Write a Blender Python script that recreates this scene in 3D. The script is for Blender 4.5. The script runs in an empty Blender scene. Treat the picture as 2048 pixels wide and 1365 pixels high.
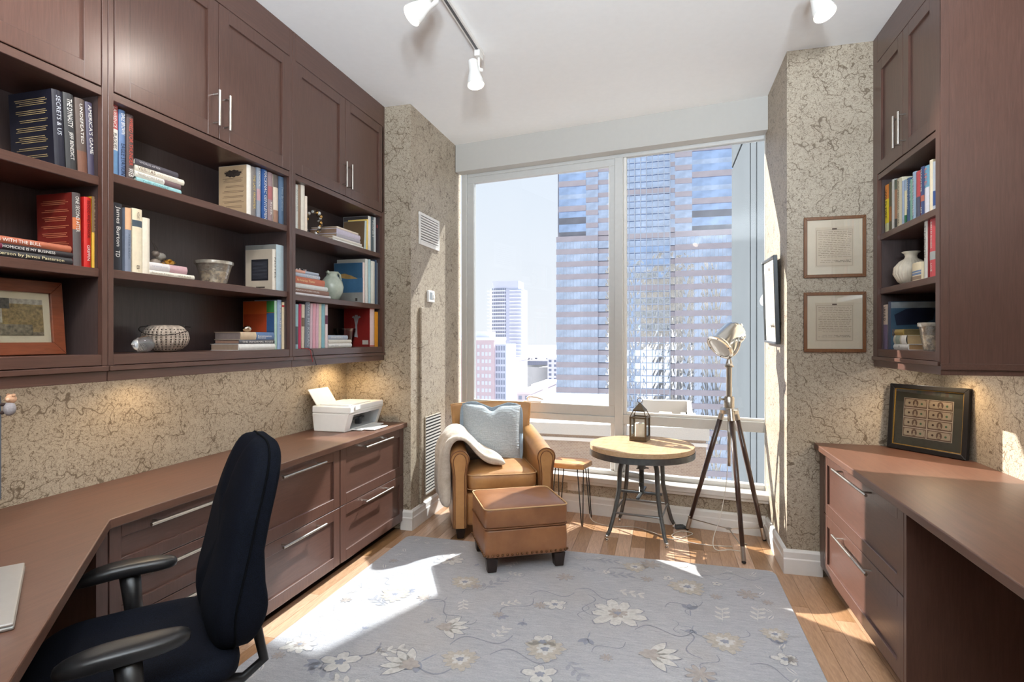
import bpy, bmesh, math, random
from mathutils import Vector, Matrix
random.seed(7)
S = bpy.context.scene
C = S.collection
R = math.radians
PI = math.pi
def lin(c):
    return tuple((x/12.92 if x <= .04045 else ((x+.055)/1.055)**2.4) for x in (v/255. for v in c))
# ------------------------------------------------------------------ camera
EYE = 1.368
FPX, HORIZON, YAW = 1127., 678., R(15)
cam_d = bpy.data.cameras.new('camera'); cam = bpy.data.objects.new('camera', cam_d); C.objects.link(cam)
cam_d.sensor_width = 36; cam_d.lens = FPX/2048*36
cam_d.shift_y = -(682.5-HORIZON)/2048
cam_d.clip_start = .02; cam_d.clip_end = 20000
cam.location = (0, 0, EYE); cam.rotation_euler = (R(90), 0, YAW)
S.camera = cam
# ------------------------------------------------------------------ sky
world = bpy.data.worlds.new('World'); S.world = world; world.use_nodes = True
nt = world.node_tree; bg = nt.nodes['Background']
tc = nt.nodes.new('ShaderNodeTexCoord'); sp = nt.nodes.new('ShaderNodeSeparateXYZ')
rp = nt.nodes.new('ShaderNodeValToRGB')
nt.links.new(tc.outputs['Generated'], sp.inputs[0]); nt.links.new(sp.outputs['Z'], rp.inputs[0])
rp.color_ramp.elements[0].position = 0.0; rp.color_ramp.elements[0].color = (.93, .955, 1.0, 1)
rp.color_ramp.elements[1].position = .9; rp.color_ramp.elements[1].color = (.20, .40, .82, 1)
e = rp.color_ramp.elements.new(.32); e.color = (.80, .885, 1.0, 1)
nt.links.new(rp.outputs[0], bg.inputs[0]); bg.inputs[1].default_value = .765
# ------------------------------------------------------------------ sun, and its mirror image thrown back by a glass tower
def sun(name, d, e, col, ang):
    l = bpy.data.lights.new(name, 'SUN'); l.energy = e; l.color = col; l.angle = R(ang)
    o = bpy.data.objects.new(name, l); C.objects.link(o)
    o.rotation_euler = Vector(d).to_track_quat('-Z', 'Y').to_euler(); o.location = (0, 12, 20)
    return o
el = R(32.4)
sun('sun', (.8*math.cos(el), -.6*math.cos(el), -math.sin(el)), 25, (1, .955, .88), .5)
sun('sun_glint', (-.34, -.80, -.90), 8.6, (.97, 1, .985), 1.2)
# ------------------------------------------------------------------ view
S.view_settings.view_transform = 'Standard'; S.view_settings.look = 'None'
S.view_settings.gamma = 1; S.view_settings.use_curve_mapping = False
S.view_settings.exposure = 0.42
# ------------------------------------------------------------------ pixels (2048 x 1365) to places
cY, sY = math.cos(YAW), math.sin(YAW)
def ray(x, y):
    t = (x-1024)/FPX
    return (-sY+t*cY, cY+t*sY, (HORIZON-y)/FPX)
def onX(x, y, X):
    r = ray(x, y); k = X/r[0]; return Vector((X, r[1]*k, EYE+r[2]*k))
def onY(x, y, Y):
    r = ray(x, y); k = Y/r[1]; return Vector((r[0]*k, Y, EYE+r[2]*k))
def onZ(x, y, Z=0.):
    r = ray(x, y); k = (Z-EYE)/r[2]; return Vector((r[0]*k, r[1]*k, Z))
# ------------------------------------------------------------------ mesh helpers
class MB:
    def __init__(s, M=None): s.v = []; s.f = []; s.M = M
    def add(s, vs, fs):
        o = len(s.v)
        s.v += [tuple(s.M @ Vector(p)) for p in vs] if s.M else [tuple(p) for p in vs]
        s.f += [tuple(i+o for i in f) for f in fs]; return s
    def box(s, x0, x1, y0, y1, z0, z1):
        return s.add([(x, y, z) for z in (z0, z1) for y in (y0, y1) for x in (x0, x1)],
                     [(0, 2, 3, 1), (4, 5, 7, 6), (0, 1, 5, 4), (2, 6, 7, 3), (0, 4, 6, 2), (1, 3, 7, 5)])
    def prism(s, poly, z0, z1):
        n = len(poly)
        return s.add([(x, y, z0) for x, y in poly]+[(x, y, z1) for x, y in poly],
                     [tuple(range(n))[::-1], tuple(range(n, 2*n))]+[(i, (i+1) % n, (i+1) % n+n, i+n) for i in range(n)])
    def frustum(s, a, b, z0, z1):   # a,b = (x0,x1,y0,y1)
        return s.add([(a[0], a[2], z0), (a[1], a[2], z0), (a[1], a[3], z0), (a[0], a[3], z0), (b[0], b[2], z1), (b[1], b[2], z1), (b[1], b[3], z1), (b[0], b[3], z1)],
                     [(3, 2, 1, 0), (4, 5, 6, 7), (0, 1, 5, 4), (1, 2, 6, 5), (2, 3, 7, 6), (3, 0, 4, 7)])
    def tube(s, pts, r, n=8, closed=False, caps=True):
        P = [Vector(p) for p in pts]; m = len(P)
        rr = r if isinstance(r, (list, tuple)) else [r]*m
        up = None; vs = []
        for i, p in enumerate(P):
            a = P[i-1] if (i > 0 or closed) else P[i]; b = P[(i+1) % m] if (i < m-1 or closed) else P[i]
            t = (b-a).normalized()
            if up is None: up = t.orthogonal().normalized()
            up = (up-t*up.dot(t))
            if up.length < 1e-6: up = t.orthogonal()
            up.normalize(); sd = t.cross(up)
            vs += [p+(up*math.cos(2*PI*k/n)+sd*math.sin(2*PI*k/n))*rr[i] for k in range(n)]
        fs = []
        for i in range(m if closed else m-1):
            for k in range(n):
                a, b = i*n+k, i*n+(k+1) % n; j = ((i+1) % m)*n
                fs.append((a, b, j+(k+1) % n, j+k))
        if caps and not closed: fs += [tuple(range(n))[::-1], tuple(range((m-1)*n, m*n))]
        return s.add(vs, fs)
    def cyl(s, p0, p1, r0, r1=None, n=12): return s.tube([p0, p1], [r0, r0 if r1 is None else r1], n)
    def lathe(s, prof, n=24, c=(0, 0, 0)):
        vs = []; m = len(prof)
        for r, z in prof:
            vs += [(c[0]+r*math.cos(2*PI*k/n), c[1]+r*math.sin(2*PI*k/n), c[2]+z) for k in range(n)]
        fs = [(i*n+k, i*n+(k+1) % n, (i+1)*n+(k+1) % n, (i+1)*n+k) for i in range(m-1) for k in range(n)]
        if prof[0][0] > 1e-5: fs.append(tuple(range(n))[::-1])
        if prof[-1][0] > 1e-5: fs.append(tuple(range((m-1)*n, m*n)))
        return s.add(vs, fs)
    def ball(s, c, r, n=12, sc=(1, 1, 1)):
        m = n//2; vs = []
        for i in range(m+1):
            a = -PI/2+PI*i/m
            vs += [(c[0]+r*sc[0]*math.cos(a)*math.cos(2*PI*k/n), c[1]+r*sc[1]*math.cos(a)*math.sin(2*PI*k/n), c[2]+r*sc[2]*math.sin(a)) for k in range(n)]
        return s.add(vs, [(i*n+k, i*n+(k+1) % n, (i+1)*n+(k+1) % n, (i+1)*n+k) for i in range(m) for k in range(n)])
    def grid(s, fn, nu, nv):
        vs = [fn(i/nu, j/nv) for i in range(nu+1) for j in range(nv+1)]
        return s.add(vs, [(i*(nv+1)+j, (i+1)*(nv+1)+j, (i+1)*(nv+1)+j+1, i*(nv+1)+j+1) for i in range(nu) for j in range(nv)])
    def pillow(s, w, d, h, ex=.35, ez=.6, n=32, m=16, c=(0, 0, 0), fn=None):   # superellipsoid cushion
        def sg(x, e): return math.copysign(abs(x)**e, x)
        vs = []
        for i in range(m+1):
            a = -PI/2+PI*i/m
            for k in range(n):
                b = 2*PI*k/n
                p = (w/2*sg(math.cos(a), ez)*sg(math.cos(b), ex), d/2*sg(math.cos(a), ez)*sg(math.sin(b), ex), h/2*sg(math.sin(a), ez))
                if fn: p = fn(*p)
                vs.append((p[0]+c[0], p[1]+c[1], p[2]+c[2]))
        return s.add(vs, [(i*n+k, i*n+(k+1) % n, (i+1)*n+(k+1) % n, (i+1)*n+k) for i in range(m) for k in range(n)])
    def mesh(s, name, smooth=False):
        me = bpy.data.meshes.new(name); me.from_pydata(s.v, [], s.f); me.validate()
        bm = bmesh.new(); bm.from_mesh(me)
        bmesh.ops.remove_doubles(bm, verts=bm.verts, dist=1e-6)
        bmesh.ops.recalc_face_normals(bm, faces=bm.faces); bm.to_mesh(me); bm.free()
        if smooth:
            me.shade_smooth()
            if smooth is not True: me.set_sharp_from_angle(angle=R(smooth))
        return me
    def build(s, name, mat, parent=None, smooth=False, bevel=0, at=None, seg=1):
        if at is not None: s.v = [(p[0]-at[0], p[1]-at[1], p[2]-at[2]) for p in s.v]
        return obj(name, s.mesh(name, smooth), mat, parent, bevel, None if parent else at, seg)
def obj(name, me, mat, parent=None, bevel=0, at=None, seg=1):
    o = bpy.data.objects.new(name, me); C.objects.link(o)
    if mat and not me.materials: me.materials.append(mat)
    if parent: o.parent = parent
    if at is not None: o.location = at
    if bevel:
        b = o.modifiers.new('bevel', 'BEVEL'); b.width = bevel; b.segments = seg; b.limit_method = 'ANGLE'; b.angle_limit = R(40)
    return o
def subsurf(o, n=1):
    m = o.modifiers.new('sub', 'SUBSURF'); m.levels = n; m.render_levels = n; return o
def thing(name, label, cat, loc=(0, 0, 0), rz=0, group=None):
    o = bpy.data.objects.new(name, None); C.objects.link(o); o.empty_display_size = .05
    o.location = loc; o.rotation_euler = (0, 0, rz); o['label'] = label; o['category'] = cat
    if group: o['group'] = group
    return o
def tag(o, label, cat, group=None, kind=None):
    o['label'] = label; o['category'] = cat
    if group: o['group'] = group
    if kind: o['kind'] = kind
    return o
def struct(o, label=None, cat=None):
    o['kind'] = 'structure'
    if label: o['label'] = label
    if cat: o['category'] = cat
    return o
def copy_tree(o, parent=None):
    c = o.copy(); C.objects.link(c)
    if parent: c.parent = parent
    for ch in list(o.children): copy_tree(ch, c)
    return c
# ------------------------------------------------------------------ material helpers
MATS = {}
def base(name, col, rough=.5, metal=0., **kw):
    m = bpy.data.materials.new(name); m.use_nodes = True
    b = m.node_tree.nodes['Principled BSDF']
    b.inputs['Base Color'].default_value = (*col, 1); b.inputs['Roughness'].default_value = rough; b.inputs['Metallic'].default_value = metal
    for k, v in kw.items(): b.inputs[k.replace('_', ' ')].default_value = v
    MATS[name] = m
    return m, m.node_tree, b
def mat(col, rough=.5, metal=0., noise=.06, scale=30, bump=0., **kw):
    """plain procedural material: a colour gently varied by noise; col is sRGB 0-255"""
    key = ('p', tuple(col), rough, metal, noise, scale, bump, tuple(kw.items()))
    if key in MATS: return MATS[key]
    m, t, b = base('paint_%d_%d_%d' % tuple(int(v) for v in col), lin(col), rough, metal, **kw)
    MATS[key] = m
    co = t.nodes.new('ShaderNodeTexCoord'); n = t.nodes.new('ShaderNodeTexNoise'); n.inputs['Scale'].default_value = scale; n.inputs['Detail'].default_value = 3
    t.links.new(co.outputs['Object'], n.inputs['Vector'])
    r = t.nodes.new('ShaderNodeValToRGB'); L = lin(col)
    r.color_ramp.elements[0].position = .3; r.color_ramp.elements[1].position = .7
    r.color_ramp.elements[0].color = (*[max(0, c*(1-noise)) for c in L], 1); r.color_ramp.elements[1].color = (*[min(1, c*(1+noise)) for c in L], 1)
    t.links.new(n.outputs['Fac'], r.inputs[0]); t.links.new(r.outputs[0], b.inputs['Base Color'])
    if bump:
        bp = t.nodes.new('ShaderNodeBump'); bp.inputs['Strength'].default_value = bump; bp.inputs['Distance'].default_value = .004
        t.links.new(n.outputs['Fac'], bp.inputs['Height']); t.links.new(bp.outputs[0], b.inputs['Normal'])
    return m
def node(t, kind, links=None, **vals):
    n = t.nodes.new('ShaderNode'+kind)
    for k, v in vals.items():
        if k.startswith('_'): setattr(n, k[1:], v)
        else: n.inputs[int(k[1:]) if k[0] == 'i' and k[1:].isdigit() else k].default_value = v
    for k, v in (links or {}).items(): t.links.new(v, n.inputs[k])
    return n
def ramp(t, fac, stops):
    r = t.nodes.new('ShaderNodeValToRGB'); t.links.new(fac, r.inputs[0])
    els = r.color_ramp.elements
    while len(els) < len(stops): els.new(.5)
    for e, (p, c) in zip(els, stops): e.position = p; e.color = (*c, 1) if len(c) == 3 else c
    return r.outputs[0]
def mixc(t, fac, a, b, mode='MIX'):
    m = t.nodes.new('ShaderNodeMix'); m.data_type = 'RGBA'; m.blend_type = mode
    for sock, v in ((m.inputs[0], fac), (m.inputs[6], a), (m.inputs[7], b)):
        if hasattr(v, 'links'): t.links.new(v, sock)
        elif isinstance(v, (int, float)): sock.default_value = v
        else: sock.default_value = (*v, 1)
    return m.outputs[2]
def math_(t, op, a, b=None, clamp=False):
    m = t.nodes.new('ShaderNodeMath'); m.operation = op; m.use_clamp = clamp
    for i, v in enumerate((a, b)):
        if v is None: continue
        if hasattr(v, 'links'): t.links.new(v, m.inputs[i])
        else: m.inputs[i].default_value = v
    return m.outputs[0]
def scaled(t, src, sc, rot=(0, 0, 0)):
    mp = t.nodes.new('ShaderNodeMapping'); mp.inputs['Scale'].default_value = sc; mp.inputs['Rotation'].default_value = rot
    t.links.new(src, mp.inputs['Vector']); return mp.outputs[0]
def wood(name, a, b, rough=.35, sc=(14, 14, 1.2), coat=0., rnd=0., spec=.5):
    m, t, bs = base(name, lin(a), rough)
    co = node(t, 'TexCoord').outputs['Object']
    n = node(t, 'TexNoise', {'Vector': scaled(t, co, sc)}, Scale=4., Detail=6., Roughness=.65, Distortion=.6).outputs['Fac']
    c = ramp(t, n, [(.25, lin(a)), (.75, lin(b))])
    if rnd:
        oi = node(t, 'ObjectInfo').outputs['Random']
        h = node(t, 'HueSaturation', {'Color': c}); t.links.new(math_(t, 'ADD', math_(t, 'MULTIPLY', oi, rnd), 1-rnd*.5), h.inputs['Value'])
        t.links.new(math_(t, 'ADD', math_(t, 'MULTIPLY', oi, -.35), 1.1), h.inputs['Saturation'])
        c = h.outputs[0]
    t.links.new(c, bs.inputs['Base Color'])
    bp = node(t, 'Bump', {'Height': n}, Strength=.12, Distance=.002); t.links.new(bp.outputs[0], bs.inputs['Normal'])
    bs.inputs['Coat Weight'].default_value = coat; bs.inputs['Coat Roughness'].default_value = .25
    bs.inputs['Specular IOR Level'].default_value = spec
    return m
def glassy(name, tint=(1, 1, 1), refl=.06, rough=0., mx=.5):
    """clear pane: lets light straight through and mirrors a little by angle"""
    m = bpy.data.materials.new(name); m.use_nodes = True; t = m.node_tree
    t.nodes.remove(t.nodes['Principled BSDF']); out = t.nodes['Material Output']
    tr = node(t, 'BsdfTransparent', Color=(*tint, 1)); gl = node(t, 'BsdfGlossy', Roughness=rough)
    lw = node(t, 'LayerWeight', Blend=.25)
    f = math_(t, 'ADD', math_(t, 'MULTIPLY', lw.outputs['Fresnel'], mx), refl, True)
    mx_ = node(t, 'MixShader'); t.links.new(f, mx_.inputs[0]); t.links.new(tr.outputs[0], mx_.inputs[1]); t.links.new(gl.outputs[0], mx_.inputs[2])
    t.links.new(mx_.outputs[0], out.inputs[0]); return m
def glow(name, col, e):
    m, t, b = base(name, col, .4); b.inputs['Emission Color'].default_value = (*col, 1); b.inputs['Emission Strength'].default_value = e; return m
# ------------------------------------------------------------------ shared materials
M_WOOD = wood('espresso_wood', (98, 68, 58), (78, 53, 45), .32, (30, 30, 2.0), .25)
M_WOODH = wood('espresso_wood_level', (98, 68, 58), (78, 53, 45), .32, (30, 2.0, 30), .25)
M_TOP = wood('brown_counter', (104, 70, 54), (84, 55, 42), .42, (18, 1.5, 18), .1)
M_INNER = wood('dark_cabinet_inside', (82, 68, 66), (66, 54, 53), .36, (30, 30, 2.0), .2)
M_STEEL = mat((196, 190, 182), .28, 1., .03)
M_CHROME = mat((225, 225, 225), .12, 1., .02)
M_WHITE = mat((236, 234, 230), .5, 0, .02)
M_TRIM = mat((228, 224, 219), .4, 0, .015)
M_CEIL = mat((246, 246, 246), .8, 0, .01)
M_FRAME = mat((206, 206, 204), .42, .15, .02)
M_BLACK = mat((24, 23, 24), .4, 0, .1)
M_GLASS = glassy('window_glass', (.985, .995, 1.0), .012, 0, .55)
M_PANE = glassy('picture_glass', (.97, .97, .96), .03, 0, .8)
M_CLEAR = glassy('clear_glass', (.9, .92, .92), .12, .03, .9)
M_PAPER = mat((226, 216, 200), .8, 0, .04)
def wallpaper():
    m, t, b = base('old_map_wallpaper', (.5, .45, .37), .5)
    P = node(t, 'NewGeometry').outputs['Position']
    big = node(t, 'TexNoise', {'Vector': P}, Scale=2.2, Detail=3.).outputs['Fac']
    c = ramp(t, big, [(.3, lin((172, 158, 139))), (.7, lin((187, 174, 155)))])
    def contour(scale, k, w, det, dist=0.):
        n = node(t, 'TexNoise', {'Vector': P}, Scale=scale, Detail=det, Roughness=.55, Distortion=dist).outputs['Fac']
        s = math_(t, 'ABSOLUTE', math_(t, 'SINE', math_(t, 'MULTIPLY', n, k)))
        return math_(t, 'SUBTRACT', 1, math_(t, 'DIVIDE', s, w), True)
    def edges(scale, w, vec):
        v = node(t, 'TexVoronoi', {'Vector': vec}, Scale=scale, _feature='DISTANCE_TO_EDGE').outputs['Distance']
        return math_(t, 'SUBTRACT', 1, math_(t, 'DIVIDE', v, w), True)
    def wave(scale, dist, dscale, lo, rot, det=4.):
        w = node(t, 'TexWave', {'Vector': scaled(t, P, (1, 1, 1), rot)}, Scale=scale, Distortion=dist, Detail=det)
        w.inputs['Detail Scale'].default_value = dscale; w.inputs['Detail Roughness'].default_value = .6
        return math_(t, 'MULTIPLY', math_(t, 'SUBTRACT', w.outputs['Fac'], lo, True), 1/(1-lo), True)
    l1 = wave(1.3, 22., 1.6, .991, (.3, .9, .5))
    l2 = wave(2.6, 26., 2.2, .978, (1.1, .4, .2))
    l3 = wave(5.5, 22., 3., .92, (.7, 1.4, .9), 3.)
    l4 = wave(11., 18., 5., .86, (.2, .5, 1.3), 3.)
    l6 = wave(19., 14., 7., .82, (1.2, .1, .6), 2.)
    txt = node(t, 'TexNoise', {'Vector': scaled(t, P, (60, 60, 190))}, Scale=1., Detail=3., Roughness=.7).outputs['Fac']
    l5 = math_(t, 'MULTIPLY', math_(t, 'SUBTRACT', txt, .60, True), 9., True)
    s = math_(t, 'ADD', math_(t, 'MULTIPLY', l1, .9), math_(t, 'MULTIPLY', l2, .75))
    s = math_(t, 'ADD', s, math_(t, 'MULTIPLY', l3, .6)); s = math_(t, 'ADD', s, math_(t, 'MULTIPLY', l4, .55)); s = math_(t, 'ADD', s, math_(t, 'MULTIPLY', l6, .4))
    s = math_(t, 'ADD', s, math_(t, 'MULTIPLY', l5, .5), True)
    c = mixc(t, math_(t, 'MULTIPLY', s, .92), c, lin((96, 80, 62)))
    t.links.new(c, b.inputs['Base Color']); return m
M_MAP = wallpaper()
# ================================================================== room shell
XL, XR, YB, CEIL = -2.26, 1.475, -2.3, 3.05
PLY, PLX = 3.71, -1.745      # left pier: front face, alcove side
PRY, PRX = 3.60, .70         # right pier
AW = R(-8.9); UW = Vector((math.cos(AW), math.sin(AW), 0)); NW = Vector((-math.sin(AW), math.cos(AW), 0)); W0 = Vector((-1.74, 4.60, 0))
MW = Matrix(((UW.x, NW.x, 0, W0.x), (UW.y, NW.y, 0, W0.y), (0, 0, 1, 0), (0, 0, 0, 1)))
def wpt(u, n, z=0): return MW @ Vector((u, n, z))
def wallY(x): return W0.y+(x-W0.x)*math.tan(AW)      # room face of the window wall
WLEN = 2.485
struct(MB().box(XL-.15, XL, YB, PLY, 0, CEIL).build('wall_left', M_MAP))
struct(MB().box(XR, XR+.15, YB, PRY, 0, CEIL).build('wall_right', M_MAP))
struct(MB().box(XL-.15, PLX, PLY, 4.745, 0, CEIL).build('wall_pier_left', M_MAP))
struct(MB().box(PRX, XR+.15, PRY, 4.36, 0, CEIL).build('wall_pier_right', M_MAP))
struct(MB().box(XL-.15, XR+.15, YB-.15, YB, 0, CEIL).build('wall_back', mat((126, 112, 98), .8, 0, .03)))
struct(MB(MW).box(0, WLEN, 0, .17, 0, .25).build('wall_window', M_MAP))
struct(MB(MW).box(0, WLEN, 0, .105, 2.815, CEIL).box(0, WLEN, .105, .17, 2.83, CEIL).build('wall_header', mat((188, 185, 180), .7, 0, .01)))
struct(MB().prism([(XL-.15, YB-.15), (XR+.15, YB-.15), (XR+.15, 4.5), (XL-.15, 5.0)], CEIL, CEIL+.12).build('ceiling', M_CEIL))
M_FLOOR = wood('oak_boards', (196, 152, 112), (154, 112, 78), .32, (26, 2.2, 26), .25, .75)
fl = struct(MB().prism([(XL-.15, YB-.15), (XR+.15, YB-.15), (XR+.15, 4.5), (XL-.15, 5.0)], -.12, -.014).box(XL, XR, YB, .55, -.014, -.0005).build('floor', mat((60, 40, 26), .6)))
pl_me = MB().box(0, .0905, 0, 1, -.0135, 0).mesh('floor_plank'); pl_me.materials.append(M_FLOOR)
x = -1.86; ci = 0
while x < 1.46:
    y = .551-random.random()*.5
    xm = x+.045
    ymax = (PLY if xm < PLX else PRY-.001 if x > PRX else wallY(x+.09)) - .004
    while y < ymax:
        L = random.choice((.55, .7, .85, 1.0, 1.15)); y1 = min(y+L, ymax); y0 = max(y, .551)
        if ymax-y1 < .12: y1 = ymax
        if y1-y0 > .02:
            o = obj('floor_plank', pl_me, None, fl); o.location = (x, y0+.0008, 0); o.scale = (1, y1-y0-.0016, 1)
        y = y1 if y1 < ymax else ymax+1
    x += .092
# ---- baseboards
def base_prof(p0, p1, out, name):
    p0, p1, out = Vector(p0), Vector(p1), Vector(out)
    prof = [(0, 0), (.022, 0), (.022, .085), (.017, .092), (.017, .125), (.008, .138), (0, .14)]
    mb = MB(); n = len(prof)
    vs = [tuple(p+out*d+Vector((0, 0, z))) for p in (p0, p1) for d, z in prof]
    mb.add(vs, [tuple(range(n)), tuple(range(n, 2*n))[::-1]]+[(i, (i+1) % n, (i+1) % n+n, i+n) for i in range(n)])
    return struct(mb.build(name, M_TRIM))
E_ = .0005
a, b = wpt(.03, -E_), wpt(WLEN-.03, -E_)
base_prof((a.x, a.y, E_), (b.x, b.y, E_), -NW, 'baseboard_window')
base_prof((PLX+E_, PLY, E_), (PLX+E_, wallY(PLX)-.01, E_), (1, 0, 0), 'baseboard_alcove_left')
base_prof((PRX-E_, PRY, E_), (PRX-E_, wallY(PRX)-.01, E_), (-1, 0, 0), 'baseboard_alcove_right')
base_prof((-1.815, PLY-E_, E_), (PLX+.022, PLY-E_, E_), (0, -1, 0), 'baseboard_pier_left')
base_prof((PRX-.022, PRY-E_, E_), (.885, PRY-E_, E_), (0, -1, 0), 'baseboard_pier_right')
# ---- window
win = struct(thing('window_1', 'wide two-bay city window with grey aluminium frame', 'window', wpt(WLEN/2, .15, .3)))
wl = tuple(win.location)
def wbox(name, m, u0, u1, n0, n1, z0, z1, parent=win, bevel=.003): return MB(MW).box(u0, u1, n0, n1, z0, z1).build(name, m, parent, False, bevel, wl)
ZT, ZB = 2.829, .262
wbox('frame_jamb', M_FRAME, .002, .055, .10, .165, ZB, ZT); wbox('frame_jamb', M_FRAME, 2.448, 2.483, .10, .165, ZB, ZT)
wbox('frame_head', M_FRAME, .055, 2.448, .11, .165, 2.79, ZT); wbox('frame_bottom', M_FRAME, .055, 2.448, .10, .165, ZB, .325)
wbox('mullion', M_FRAME, 1.375, 1.44, .095, .165, .325, 2.79)
wbox('transom', M_FRAME, .055, 1.375, .10, .165, .70, .752); wbox('transom', M_FRAME, 1.44, 2.448, .10, .165, .70, .775)
for z0, z1 in ((.752, .835), (2.735, 2.79)): wbox('sash_rail', M_FRAME, .055, 1.375, .115, .16, z0, z1)
for u0, u1 in ((.055, .118), (1.322, 1.375)): wbox('sash_stile', M_FRAME, u0, u1, .115, .16, .835, 2.735)
wbox('glazing_bead', M_TRIM, 1.44, 1.462, .12, .158, .775, 2.79); wbox('glazing_bead', M_TRIM, 1.462, 2.448, .12, .158, .775, .795)
wbox('glazing_bead', M_TRIM, 1.44, 1.462, .12, .158, .325, .70); wbox('glazing_bead', M_TRIM, 1.335, 1.375, .12, .158, .325, .70)
for u0, u1, z0, z1 in ((.118, 1.322, .835, 2.735), (1.462, 2.448, .795, 2.79), (.055, 1.335, .325, .70), (1.462, 2.448, .325, .70)):
    wbox('pane', M_GLASS, u0, u1, .135, .141, z0, z1, win, 0)
hd = MB(MW).box(.60, .76, .085, .115, .838, .852).build('window_handle', M_TRIM, win, False, .004, wl)
MB(MW).tube([(.64, .10, .85), (.64, .085, .875), (.66, .075, .888), (.72, .07, .885), (.785, .068, .868)], [.009, .009, .008, .008, .006], 8).build('lever', M_TRIM, hd, 50, 0, wl)
struct(MB(MW).box(.004, WLEN-.004, -.035, .0985, .252, .292).box(.004, WLEN-.004, -.02, -.0005, .228, .2515).build('trim_1', M_TRIM, None, False, .004), 'white window sill board')
# ---- outside: grey metal return wall beside the window
fin = thing('facade_return', 'grey metal facade return wall just outside the right pane', 'facade', (1.0, 6.0, -6))
M_FIN = mat((70, 75, 80), .9, 0, .04, 2, 0, Specular_IOR_Level=0.)
for y0, y1 in ((4.56, 5.35), (5.40, 5.72), (5.77, 7.25)):
    for z0, z1 in ((-6, -.6), (-.57, 3.4), (3.43, 9)):
        MB().box(.80, 1.1, y0, y1, z0, z1).build('cladding_panel', M_FIN, fin, False, .006, (1.0, 6.0, -6))
MB().box(.83, 1.07, 4.56, 7.22, -6, 9).build('core', mat((70, 74, 80), .6), fin, False, 0, (1.0, 6.0, -6))
# ---- grilles, thermostat, chase strip and outlet on the alcove walls
def grille(y0, y1, z0, z1, n, label, side):
    t = thing('air_grille', label, 'vent', (PLX, y0, z0))
    at = (PLX, y0, z0); w = .022 if side else .006
    fr = MB().box(PLX+E_, PLX+.012, y0, y1, z0, z0+w).box(PLX+E_, PLX+.012, y0, y1, z1-w, z1).box(PLX+E_, PLX+.012, y0, y0+w, z0+w, z1-w).box(PLX+E_, PLX+.012, y1-w, y1, z0+w, z1-w)
    fr.build('frame', M_TRIM if side else M_MAP, t, False, .002, at)
    MB().box(PLX+E_, PLX+.002, y0+w, y1-w, z0+w, z1-w).build('backing', mat((52, 52, 54), .7), t, False, 0, at)
    h = (z1-z0-2*w)/n; me = None
    for i in range(n):
        z = z0+w+i*h
        mb = MB().add([(0, 0, 0), (.0095, 0, h*.12), (.0095, y1-y0-2*w, h*.12), (0, y1-y0-2*w, 0), (0, 0, h*.52), (.0095, 0, h*.66), (.0095, y1-y0-2*w, h*.66), (0, y1-y0-2*w, h*.52)],
                 [(0, 1, 2, 3), (4, 7, 6, 5), (0, 4, 5, 1), (1, 5, 6, 2), (2, 6, 7, 3), (3, 7, 4, 0)])
        me = me or mb.mesh('slat'); o = obj('slat', me, M_TRIM if side else mat((205, 202, 196), .5), t); o.location = (.0022, w, z-z0)
    return t
grille(3.84, 4.22, 2.07, 2.31, 10, 'white return-air grille high on the left alcove wall', True)
grille(3.945, 4.25, .18, .775, 24, 'tall louvred floor grille behind the armchair throw', False)
t = thing('thermostat', 'small white wall thermostat below the high grille', 'thermostat', (PLX, 3.99, 1.65))
MB().box(PLX+E_, PLX+.018, 3.99, 4.11, 1.65, 1.74).build('body', M_WHITE, t, False, .004, t.location)
MB().box(PLX+.018, PLX+.0195, 4.01, 4.06, 1.67, 1.725).build('display', mat((140, 146, 150), .3), t, False, 0, t.location)
MB().box(PLX+.018, PLX+.023, 4.075, 4.10, 1.68, 1.71).build('button', M_WHITE, t, False, .002, t.location)
tag(MB().box(PLX+E_, PLX+.02, 3.852, 3.892, .145, 1.60).build('corner_strip', M_MAP, None, False, .003), 'narrow papered edge strip running up the left alcove wall', 'trim')
a = wpt(1.02, -.0005, .165)
t = thing('wall_outlet', 'white outlet plate low on the window wall', 'outlet', a, AW)
MB().box(0, .115, -.006, 0, 0, .07).build('plate', M_TRIM, t, False, .002)
for x in (.03, .075): MB().box(x, x+.022, -.008, -.006, .02, .05).build('socket', M_WHITE, t, False, .002)
# ================================================================== built-in cabinets
def bar_pull(p0, p1, out, r=.006, post=.03, name='handle', parent=None, at=(0, 0, 0)):
    p0, p1, out = Vector(p0), Vector(p1), Vector(out); d = (p1-p0)
    mb = MB().tube([p0+out*post, p1+out*post], r, 10)
    for k in (.1, .9): mb.tube([p0+d*k, p0+d*k+out*post], r*.75, 8)
    return mb.build(name, M_STEEL, parent, 40, 0, at)
def shaker(mb, face, out, y0, y1, z0, z1, fw=.062, th=.02, plane='X'):
    """frame members on the plane X=face, thickness th behind it"""
    a, b = sorted((face, face-out*th))
    mb.box(a, b, y0, y0+fw, z0, z1).box(a, b, y1-fw, y1, z0, z1).box(a, b, y0+fw, y1-fw, z0, z0+fw).box(a, b, y0+fw, y1-fw, z1-fw, z1)
def shaker_panel(face, out, y0, y1, z0, z1, fw=.062, th=.02):
    a, b = sorted((face-out*.010, face-out*th)); return MB().box(a, b, y0+fw, y1-fw, z0+fw, z1-fw)
ZF, ZD0, ZD1, ZO = 1.311, 2.278, 2.895, 2.245
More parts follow.
